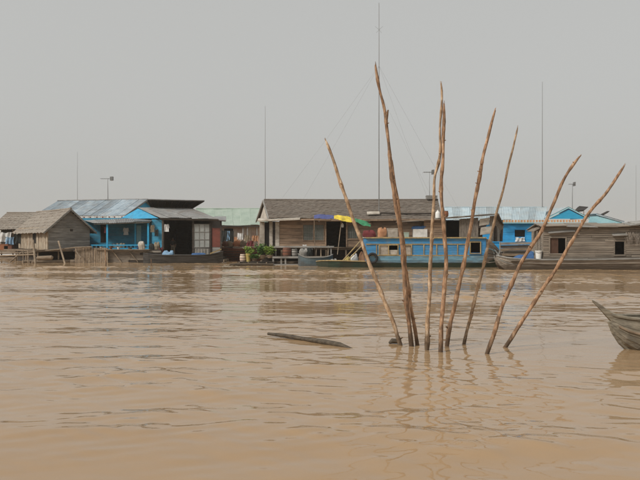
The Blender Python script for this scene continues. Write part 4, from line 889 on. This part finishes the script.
for k, (py, m) in enumerate(((243.5,'plank_grey'), (246.5,'dark_wood'), (249.5,'log_wood'))):
    MB().obox(V(gx(500,58.4),58.4+.02*k,gz(py+1.4,58.4)), V(gx(548,58.4)-gx(500,58.4),0,jit(.1)), V(0,.06,0), V(0,0,.2)).build('deck_rail', m, D)
garment('hanging_cloth', 'white cloth hung below the window of the bright blue house', M_['cloth_white'], at(520,237.3,yd-.1), .8, .36, 'cloth', False)
# front gable of the same house
ge = [at(549,218.8,59.58), at(587,218.8,59.58), at(568.5,209.6,59.58)]
MB().slab(ge, .06).build('gable_wall', 'paint_cyan', D)
for sg, e in ((-1, at(546,219.4,59.5)), (1, at(590,219.4,59.5))):
    pk = at(568.5,208.2,59.5); rg_ = MB().obox(e, pk-e, V(0,0,.13), V(0,.05,0)).build('barge_board', 'paint_pale', rd)
    q0, q1 = (e, pk) if sg < 0 else (pk, e)
    back = V(0, 4.5, 0)
    MB().slab([q0+V(0,0,.14), q1+V(0,0,.14), q1+back+V(0,0,.14), q0+back+V(0,0,.14)], .04).build('gable_roof', 'tin_pale', rd)
E2 = thing('pale_house', 'pale turquoise gabled house half hidden behind the weathered grey boat', 'house', (gx(600,63), 63, 0))
ge = [at(588.5,222.5,63), at(623,222.5,63), at(597,216.2,63), at(590,216.6,63)]
MB().slab(ge, .06).build('gable_wall', 'paint_pale', E2); box('front_wall', 'paint_pale', E2, (gx(589,63), 63, .5), (gx(622,63), 63.06, gz(222.5,63)))
e = at(624.5,223.0,62.93); pk = at(596.5,214.9,62.93)
MB().obox(e, pk-e, V(0,0,.15), V(0,.05,0)).build('barge_board', 'tin_blue', E2)
MB().slab([pk+V(0,0,.16), e+V(0,0,.16), e+V(0,5,.16), pk+V(0,5,.16)], .04).build('roof', 'tin_blue', E2)
box('side_wall', 'paint_pale', E2, (gx(622,63)-.05, 63.06, .5), (gx(622,63), 67, gz(222.5,63))); box('back_wall', 'paint_pale', E2, (gx(589,63), 67, .5), (gx(622,63), 67.06, 3.4)); box('deck', 'log_wood', E2, (gx(588,63), 62, .2), (gx(626,63), 68, .5))
for k in range(3): MB().tube([V(gx(588,63), 62.5+k*2.4, .05), V(gx(626,63), 62.5+k*2.4, .05)], .25, 8).build('float_log', 'log_wood', E2)
# loose dark sheets propped on the roofs
def prop_sheet(label, quad, m='tin_dark'):
    t = thing('roof_sheet_stack', label, 'roof sheet', quad[0]); MB().slab(quad, .06).build('sheet', m, t)
    MB().slab([Vector(q)+V(.12,.05,.075) for q in quad], .05).build('sheet', m, t)
    for q in (quad[0], quad[1]): beam('prop', 'log_wood', t, Vector(q)+V(.1,.1,-.02), Vector(q)+V(.1,.1,-.55), .03)
prop_sheet('dark roofing sheets propped on the blue gable roof', [at(573,212.0,60.6), at(583,210.6,60.6), at(587,207.6,62), at(578,206.8,62)])
prop_sheet('small dark sheet propped on the turquoise house roof', [at(599,215.2,63.4), at(603,215,63.4), at(608.5,211.8,64.2), at(606,211.8,64.2)])

# ================================================================ weathered grey boat house on the right (H)
yh = 43.75
Hb = thing('boat_house', 'weathered grey wooden boat with a plank cabin and two dark windows', 'boat', (gx(590,yh), yh+1.5, 0))
frh = lambda s, a, z: Vector((s, yh+1.5+a, z))
def hst(px, hb, pg, zf, zk, br=.8): return (gx(px,yh), hb, gz(pg,yh), zf, zk, br)
hs_ = [hst(501.5,.25,256.2,.75,.55), hst(504,.6,257.0,.68,.25), hst(509,1.0,258.2,.55,-.05), hst(520,1.35,259.4,.5,-.3), hst(545,1.5,260.2,.45,-.35), hst(590,1.55,260,.45,-.35), hst(640,1.55,259.2,.45,-.35), hst(668,1.4,257.5,.5,-.2), hst(684,.9,255.5,.6,.2)]
hull(hs_, frh, .07).build('hull', 'hull_dark_low', Hb)
for j, zf in enumerate((.15, .38, .6)):
    MB().tube([frh(s, -hb*(.80+.22*zf)-.045, zk+(zg-zk)*(.40+zf*.6)) for s, hb, zg, _, zk, br in hs_], .032, 5).build('strake', ('plank_boat','plank_grey','plank_boat')[j], Hb)
MB().tube([frh(s, -hb, zg+.02) for s, hb, zg, *_ in hs_], .055, 6).build('gunwale', 'plank_grey', Hb)
ych = yh + .25
hx0, hx1 = gx(543.5,ych), gx(672,ych); cz0, cz1 = gz(258.8,ych), gz(226.3,ych)
hw = box('cabin_wall', 'dark_wood', Hb, (hx1-.05, ych+.05, cz0), (hx1, ych+2.4, cz1))
hol = [(gx(549.5,ych)-hx0, gx(566,ych)-hx0, gz(254,ych), gz(237.5,ych)), (gx(614.3,ych)-hx0, gx(625,ych)-hx0, gz(255.5,ych), gz(240.8,ych))]
plank_wall(hw, (hx0,ych,0), (1,0,0), hx1-hx0, cz0, cz1, .135, 'plank_boat', holes=hol, seg=2.4, relief=.02)
for i, (a, b, c, d) in enumerate(hol):
    w = pane_window(Hb, (hx0+a,ych,0), (1,0,0), b-a, c, d, 1, 1, 'plank_boat', None, 'window', .07, .02)
    if i == 0: box('shutter', 'shutter_brown', w, (hx0+a+.04,ych+.06,c+.04), (hx0+a+(b-a)*.55,ych+.09,d-.04)); 
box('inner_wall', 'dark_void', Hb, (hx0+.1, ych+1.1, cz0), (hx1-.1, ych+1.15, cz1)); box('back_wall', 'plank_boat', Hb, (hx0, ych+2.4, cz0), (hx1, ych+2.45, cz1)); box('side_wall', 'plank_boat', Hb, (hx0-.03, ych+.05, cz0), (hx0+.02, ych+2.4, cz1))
# roof of overlapping long boards, a little ragged
rh = MB().tube([V(hx0-.2, ych+1.2, gz(224.0,ych)+.02), V(hx1+.2, ych+1.2, gz(224.0,ych)+.02)], .06, 6).build('roof', 'plank_boat', Hb)
for r_ in range(3):
    x = hx0-.25
    while x < hx1:
        L = random.uniform(1.2, 2.6)
        MB().obox(V(x, ych-.3+r_*.48+jit(.04), gz(227.0,ych)+r_*.065+jit(.02)), V(L,0,jit(.05)), V(0,.6,.10), V(0,0,.045)).build('roof_board', ('plank_boat','plank_grey')[random.random() < .35], rh)
        x += L*.97
MB().slab([V(hx0-.25,ych+1.15,gz(224,ych)), V(hx1+.25,ych+1.15,gz(224,ych)), V(hx1+.25,ych+2.8,gz(229,ych)), V(hx0-.25,ych+2.8,gz(229,ych))], .05).build('roof_back', 'plank_boat', rh)
MB().obox(V(gx(612,ych),ych-.22,gz(236,ych)), V(gx(626,ych)-gx(612,ych),0,.03), V(0,.25,.05), V(0,0,.09)).build('window_hood', 'plank_grey', Hb)
MB().obox(V(gx(548,ych),ych-.2,gz(233.6,ych)), V(gx(574,ych)-gx(548,ych),0,.12), V(0,.2,.08), V(0,0,.05)).build('window_hood', 'plank_grey', Hb)
# tilted patch and ragged thatch above the right window
for k in range(5):
    MB().obox(V(gx(628+k*5.0,ych),ych-.42,gz(225.5+jit(.8),ych)+.03*k), V(.6,0,jit(.15)), V(0,1.2,.16), V(0,0,.05)).build('roof_patch', 'plank_grey', rh)
th = MB()
for k in range(120):
    a = at(626+random.random()*20, 232+random.random()*3, ych-.12); th.tube([a, a+V(jit(.12), -.05, -.2-random.random()*.45)], [.014,.004], 3)
th.build('thatch_fringe', 'thatch_tan', Hb)
MB().obox(V(hx0-.5,ych+.3,gz(231.5,ych)), V(.9,0,.5), V(0,1.4,0), V(0,0,.05)).build('porch_flap', 'plank_boat', Hb)
beam('porch_post', 'plank_boat', Hb, V(hx0-.32,ych+.3,.7), V(hx0-.30,ych+.3,gz(231,ych)), .05)
box('bow_deck', 'plank_boat', Hb, (gx(512,yh), yh+.1, .56), (hx0-.04, yh+2.5, .64))
# bucket and cloths on the bow
bk = thing('bucket', 'white plastic bucket on the bow deck of the grey boat', 'bucket', (gx(538.6,yh+.35), yh+.35, .64))
bc = V(gx(538.6,yh+.35), yh+.35, .641)
MB().lathe(bc, [(.16,0),(.2,.5),(.225,.5),(.225,.56),(.2,.56),(.19,.53),(.15,.04)], 18).build('body', 'plastic_white', bk, smooth=True)
MB().tube([bc+V(.215*math.cos(a),-.10*math.sin(a)-.1,.53-.12*math.sin(a)) for a in np.linspace(0,math.pi,9)], .008, 5).build('handle', 'metal_pole', bk)
q = V(gx(521,yh+1.0), yh+1.0, .641)
def fold(u, v): return q + V(-.75+u*1.5, -.3+v*.6+.05*math.sin(u*9), max(.01, .03 + .62*u*math.sin(v*2.8)*.8 + .05*math.sin(u*14+v*4)))
tag(MB().grid(fold, 20, 10, .02).build('blue_tarp', 'cloth_blue', None, origin=q, smooth=True), 'crumpled blue tarp on the bow of the grey boat', 'tarp')
sack('cargo_bundle', 'pale blue cloth bundle next to the crumpled blue tarp', M_['cloth_pale_blue'], V(gx(529.5,yh+1.2), yh+1.2, .641), .5, .4, .45, 'bundle')
# wooden litter on the deck rail behind the boats
pile = thing('plank_stack', 'stack of grey planks on the deck of the bright blue house', 'planks', (gx(520,59), 59, .7))
for k in range(6): MB().obox(V(gx(502,59)+jit(.2),58.75+k*.1,.705+k*.11), V(3.6,0,jit(.03)), V(0,.45,0), V(0,0,.1)).build('plank', 'plank_boat', pile)

# ================================================================ masts and aerials
def mast(label, base, top_z, r=.03, guys=(), yagi=None, name='radio_mast', mid=None):
    base = Vector(base); t = thing(name, label, 'antenna', base)
    n = 5; P = [base + V(jit(.004)*k, 0, (top_z-base.z)*k/n) for k in range(n+1)]
    MB().tube(P, [r*(1-.6*k/n) for k in range(n+1)], 6).build('pole', 'metal_pole', t)
    for hz, p in guys:
        a = base + V(0, 0, hz-base.z); p = Vector(p); MB().tube([a, a.lerp(p,.5)+V(0,0,-.12), p], .0042, 4).build('guy_wire', 'metal_pole', t)
    if mid:
        for dx, dz in ((.3,.3),(-.3,.3),(.2,-.2),(-.2,-.2)): MB().tube([base+V(0,0,mid-base.z), base+V(dx,.1,mid-base.z+dz)], .008, 4).build('whisker', 'metal_pole', t)
    if yagi:
        w, s = yagi; tp_ = P[-1]
        bm_ = MB().tube([tp_+V(-w*.62,0,-.02), tp_+V(w*.38,0,-.02)], .022, 5).build('boom', 'metal_pole', t)
        for k in range(6): MB().tube([tp_+V(-w*.6+k*w*.18,-s,-.02), tp_+V(-w*.6+k*w*.18,s,-.02)], .014, 4).build('element', 'metal_pole', bm_)
        MB().obox(tp_+V(w*.22,-.2,-.2), V(w*.22,0,.02), V(0,.4,0), V(0,0,.36)).build('reflector', 'metal_pole', bm_)
    return t
b = onroof(379,214.0)
mast('very tall guyed radio mast rising from the grey thatched roof', b, gz(3,b.y), .045, [(gz(66,b.y), at(281,196.5,57)+V(0,2,0)), (gz(66,b.y), onroof(430,205)), (gz(90,b.y), onroof(436,206)), (gz(66,b.y), onroof(300,205)), (gz(66,b.y), V(gx(466,60),62.0,gz(213,60)))], mid=gz(30,b.y))
b = V(gx(264.6,58), 58, 4.3); b = V(gx(265.2,57.2),57.2,ridge_z-.2)
mast('tall thin mast behind the pale gable end of the thatched plank house', b, gz(106,57.2), .03)
b = fb(-5.6,0,5.6); mast('television aerial on the ridge of the blue veranda house', V(gx(108,b.y),b.y,5.6), gz(178.5,b.y), .04, yagi=(1.1,.3), name='television_aerial')
b = fb(-8.4,.0,5.6); mast('plain thin mast behind the tin roof of the veranda house', V(gx(77.5,b.y),b.y,5.55), gz(152,b.y), .022)
mast('tall thin mast on the bright blue house roof ridge', V(gx(542.3,62.9),62.9,gz(207.5,62.9)), gz(82,62.9), .036)
mast('short aerial behind the blue gable', V(gx(572.3,62.5),62.5,gz(210,62.5)), gz(184,62.5), .035, yagi=(.5,.25), name='television_aerial')
mast('small television aerial at the end of the thatched ridge', V(gx(429.5,56.5),56.5,ridge_z+.38), gz(172,56.5), .025, yagi=(.8,.5), name='television_aerial')
mast('faint far mast beyond the weathered grey boat', V(gx(636,75),75,0), gz(165,75), .02)

# ================================================================ mooring poles in the foreground
def pole(label, path, Y0, lean, r0, r1, m='bark', stub=None, seed=0, knots=13):
    """path: photo points from base to tip; depth starts at the waterline and leans by `lean` metres at the tip"""
    rnd = random.Random(seed); base = at(*path[0], Y0); base.z = 0
    tot = len(path) - 1
    yb_, yt_ = path[0][1], path[-1][1]
    P = []
    for px, py in path:
        f = (yb_ - py) / (yb_ - yt_); P.append(at(px, py, Y0 + lean * f))
    P[0].z = 0.0
    d = (P[1]-P[0]); P = [P[0] - d.normalized()*1.2/max(.4, d.normalized().z)] + P
    # Catmull-Rom resample
    Q = []
    for i in range(len(P)-1):
        p0, p1, p2, p3 = P[max(i-1,0)], P[i], P[i+1], P[min(i+2,len(P)-1)]
        n = max(3, int((p2-p1).length / .07))
        for k in range(n):
            t = k/n; Q.append(.5*((2*p1)+(p2-p0)*t+(2*p0-5*p1+4*p2-p3)*t*t+(3*p1-p0-3*p2+p3)*t**3))
    Q.append(P[-1]); n = len(Q)
    kn = [rnd.random() for _ in range(knots)]
    rad = []
    for i in range(n):
        f = i/(n-1); r = r0*(1-f) + r1*f
        r *= 1 + .06*math.sin(f*37+seed) + .05*math.sin(f*83+seed*2) + .30*max([math.exp(-((f-k)/.008)**2) for k in kn])
        rad.append(r)
    rad = [q*.82 for q in rad]; rad[-1] *= .45; rad[-2] *= .8
    Q = [q + V(.005*math.sin(i*.55+seed)+.006*math.sin(i*.21+2*seed), .005*math.sin(i*.4+seed), 0) for i, q in enumerate(Q)]
    mb = MB().tube(Q, rad, 12)
    for k in kn:                                   # cut twig stumps
        i = int(k*(n-3))+1; a = rnd.uniform(0, 6.28)
        if rnd.random() < .55: mb.tube([Q[i], Q[i]+V(math.cos(a)*rad[i]*1.7, math.sin(a)*rad[i]*1.7, rad[i]*1.0)], [rad[i]*.45, rad[i]*.25], 6)
    tip = (Q[-1]-Q[-3]).normalized()                # splintered break
    for k in range(3):
        a = rnd.uniform(0, 6.28); w_ = V(math.cos(a), math.sin(a), 0)*rad[-3]*.45
        mb.tube([Q[-3]+w_, Q[-1]+w_*1.1+tip*rnd.uniform(.0,.07)], [rad[-3]*.5, .004], 5)
    if stub:
        (sx, sy), (tx, ty), r = stub; f = (yb_-sy)/(yb_-yt_)
        mb.tube([at(sx,sy,Y0+lean*f), at((sx+tx)/2,(sy+ty)/2,Y0+lean*f), at(tx,ty,Y0+lean*f)], [r, r*.8, r*.4], 8)
    return tag(mb.build('mooring_pole', m, None, origin=base, smooth=True), label, 'pole', 'poles standing in the river')
def yw_(py): return 1400.0/(py - PY0)
pole('straight pole leaning towards the striped tarp, next to the floating branch', [(401,345.5),(390,315),(377,283),(361,240),(346,200),(335,165),(326.5,141)], yw_(345.5), .3, .052, .033, 'bark_pale', None, 1)
pole('tallest pole, crooked and split-tipped, with a stub fork near the top', [(411.5,346.5),(408.5,322),(405.5,290),(403,255),(399,225),(394,196),(390.5,162),(385.5,118),(380,92),(375.2,65)], yw_(346.5), .5, .058, .030, 'bark', ((386,120),(388,110),.034), 2)
pole('thin pole bound against the tallest crooked pole', [(417.5,345.5),(413.5,320),(409,292),(405.2,266),(403,240),(398.5,205),(394.5,180),(391.5,160)], yw_(345.5), .35, .046, .03, 'bark', None, 3)
pole('upright pole that bends at its top against the pole beside it', [(427,350),(427.8,320),(429.5,285),(431,255),(433,220),(434.3,180),(437.5,166),(440,150),(440.5,125),(442,97),(441.3,83.5)], yw_(350), .3, .053, .022, 'bark_pale', None, 4)
pole('reddish upright pole bowed at mid height, wet dark foot', [(440,352),(442,315),(445,285),(446.3,264),(444.3,235),(441.5,206),(441.5,180),(443.5,150),(443.8,122),(443.3,104)], yw_(352), .45, .055, .030, 'bark', None, 5)
pole('dark crooked pole leaning away between the upright pair and the thin pale pole', [(446.8,346.5),(451,322),(457,296),(462.5,268),(469,235),(475,203),(482,162),(488.5,133),(495.3,110.5)], yw_(346.5), .4, .054, .030, 'bark', None, 6)
pole('thinnest pale pole leaning beside the dark crooked one', [(464.5,344.5),(471.5,312),(482,271),(490.5,238),(497.5,210),(508.5,166),(514,143),(518,128)], yw_(344.5), .5, .044, .022, 'bark_pale', None, 7)
pole('leaning pole whose foot stands closest to the viewer side of the group', [(487,354),(493,335),(503,305),(518,270),(530,248),(542.5,229),(552,206),(561.5,185),(571,168),(579,157)], yw_(354), .5, .050, .030, 'bark', None, 8)
pole('most steeply slanted pole, outermost towards the wooden prow', [(505,347.5),(517,330),(536,299),(557.5,266),(571,243),(584,221),(594,207),(604,195),(614,181),(624,166)], yw_(347.5), .3, .050, .030, 'bark', None, 9)
# floating branch and stump
a, b = at(266,335.5,0.0001), None
P = [at(268,335.6,14.25), at(285,337.6,14.0), at(305,340.5,13.6), at(325,344,13.2), at(340,346.4,12.95), at(354,348.5,12.7)]
for i, (p, z) in enumerate(zip(P, (.05,.045,.035,.035,.02,-.03))): p.z = z
tag(MB().tube(P, [.028,.042,.04,.052,.05,.02], 9).build('floating_branch', 'drift_wood', None, origin=P[0], smooth=True), 'long dark waterlogged branch floating beside the poles', 'branch')
p = at(395.5,344,13.2); p.z = .02
tag(MB().tube([p+V(-.12,0,.0), p+V(-.06,.02,.035), p+V(.05,.02,.03), p+V(.12,.0,-.02)], [.02,.05,.048,.02], 9).build('floating_stump', 'drift_wood', None, origin=p, smooth=True), 'short dark stump floating against the first pole foot', 'stump')

# ================================================================ wooden skiff entering from the right
K = thing('wooden_skiff', 'weathered wooden skiff with an upswept pointed prow', 'boat', (8.2, 12.75, 0), R(3))
fk = lambda s, a, z: K.matrix_basis @ Vector((s, a, z))
# stations: s from bow, half beam at gunwale, gunwale z, keel z
st = [(-2.98,.035,.62,.34), (-2.88,.10,.595,.20), (-2.75,.20,.575,.06), (-2.55,.33,.56,-.06), (-2.2,.47,.545,-.15), (-1.6,.60,.53,-.2), (0,.70,.50,-.22), (1.6,.62,.53,-.2), (2.4,.45,.57,-.1), (2.9,.2,.64,.1)]
def sec(hb, zg, zk, f):     # f: 0 gunwale .. 1 keel
    a = f * math.pi / 2
    return hb * math.cos(a) ** .62, zk + (zg - zk) * (1 - f) ** 1.15 * (1 - .12*math.sin(math.pi*f))
NS = 5
for sg in (-1, 1):
    for k in range(NS):
        f0, f1 = k/NS, (k+1)/NS
        rings = []
        for s, hb, zg, zk in st:
            y0_, z0_ = sec(hb, zg, zk, f0); y1_, z1_ = sec(hb, zg, zk, min(.999, f1 + .03)); o = .012 + .004*k*0
            rings.append([fk(s, sg*(y0_), z0_), fk(s, sg*(y1_+o), z1_), fk(s, sg*max(.002,y1_+o-.025), z1_+.004), fk(s, sg*max(.002,y0_-.025), z0_)])
        MB().rings(rings).build('strake', 'skiff_wood', K)
    MB().tube([fk(s, sg*(hb+.012), zg+.008) for s, hb, zg, zk in st], [.022]+[.03]*(len(st)-1), 6).build('gunwale', 'skiff_wood', K)
    MB().tube([fk(s, sg*(sec(hb,zg,zk,.32)[0]+.03), sec(hb,zg,zk,.32)[1]) for s, hb, zg, zk in st[1:]], .022, 6).build('rubbing_strake', 'log_wood', K)
# prow: tapering upswept stem
rings = []
for s, z, w, h in ((-2.62,.50,.17,.13), (-2.8,.545,.12,.13), (-2.95,.60,.075,.115), (-3.06,.68,.05,.085), (-3.16,.765,.036,.06), (-3.25,.835,.026,.04), (-3.31,.875,.018,.022)):
    rings.append([fk(s, w, z+h*.3), fk(s, w*.6, z-h), fk(s, -w*.6, z-h), fk(s, -w, z+h*.3), fk(s, -w*.5, z+h*.55), fk(s, w*.5, z+h*.55)])
MB().rings(rings).build('prow', 'skiff_wood', K)
MB().tube([fk(-3.0,0,.50), fk(-2.92,0,.30), fk(-2.8,0,.12), fk(-2.6,0,-.06), fk(-2.2,0,-.18)], [.04,.04,.04,.04,.03], 6).build('stem', 'skiff_wood', K)
MB().slab([fk(s, -hb*.93, zg-.07) for s, hb, zg, zk in st[1:5]] + [fk(s, hb*.93, zg-.07) for s, hb, zg, zk in reversed(st[1:5])], .03).build('fore_deck', 'skiff_wood', K)
for s in (-1.0, .4, 1.7): MB().obox(fk(s,-.58,.40), fk(s+.22,-.58,.40)-fk(s,-.58,.40), fk(s,.58,.40)-fk(s,-.58,.40), V(0,0,.035)).build('thwart', 'skiff_wood', K)
MB().slab([fk(s, -hb*.6, zk+.14) for s, hb, zg, zk in st[3:9]] + [fk(s, hb*.6, zk+.14) for s, hb, zg, zk in reversed(st[3:9])], .02).build('floor', 'skiff_wood', K)

# basins and pots standing along the veranda edge
for i, (px, m, rr_, hh) in enumerate(((101.5,'white_paint',.16,.22), (111,'barrel_red',.13,.28), (118.5,'plastic_white',.12,.2), (130,'tin_grey',.2,.16), (138,'cloth_blue',.14,.26))):
    c_ = V(gx(px,58.2), 58.2, 1.061); lab = ('white basin on the veranda edge of the blue house', 'rusty pot on the veranda edge of the blue house', 'small white tub on the veranda edge', 'wide grey basin on the veranda edge', 'blue bucket on the veranda edge')[i]
    tag(MB().lathe(c_, [(rr_*.7,0),(rr_,hh),(rr_*1.08,hh),(rr_*.95,hh-.01),(rr_*.6,.03)], 14).build('basin', m, None, origin=c_, smooth=True), lab, 'basin')

# ================================================================ river haze
hz_m = bpy.data.materials.new('haze'); hz_m.use_nodes = True; hn = hz_m.node_tree; hn.nodes.clear()
ho = hn.nodes.new('ShaderNodeOutputMaterial'); pv = hn.nodes.new('ShaderNodeVolumePrincipled')
pv.inputs['Color'].default_value = (.93, .93, .90, 1); pv.inputs['Density'].default_value = 0.0004; pv.inputs['Anisotropy'].default_value = 0.2
hn.links.new(pv.outputs[0], ho.inputs['Volume'])
hz_o = MB().box((-2300, -500, -1.5), (2300, 2300, 26)).build('haze', hz_m); hz_o['kind'] = 'stuff'
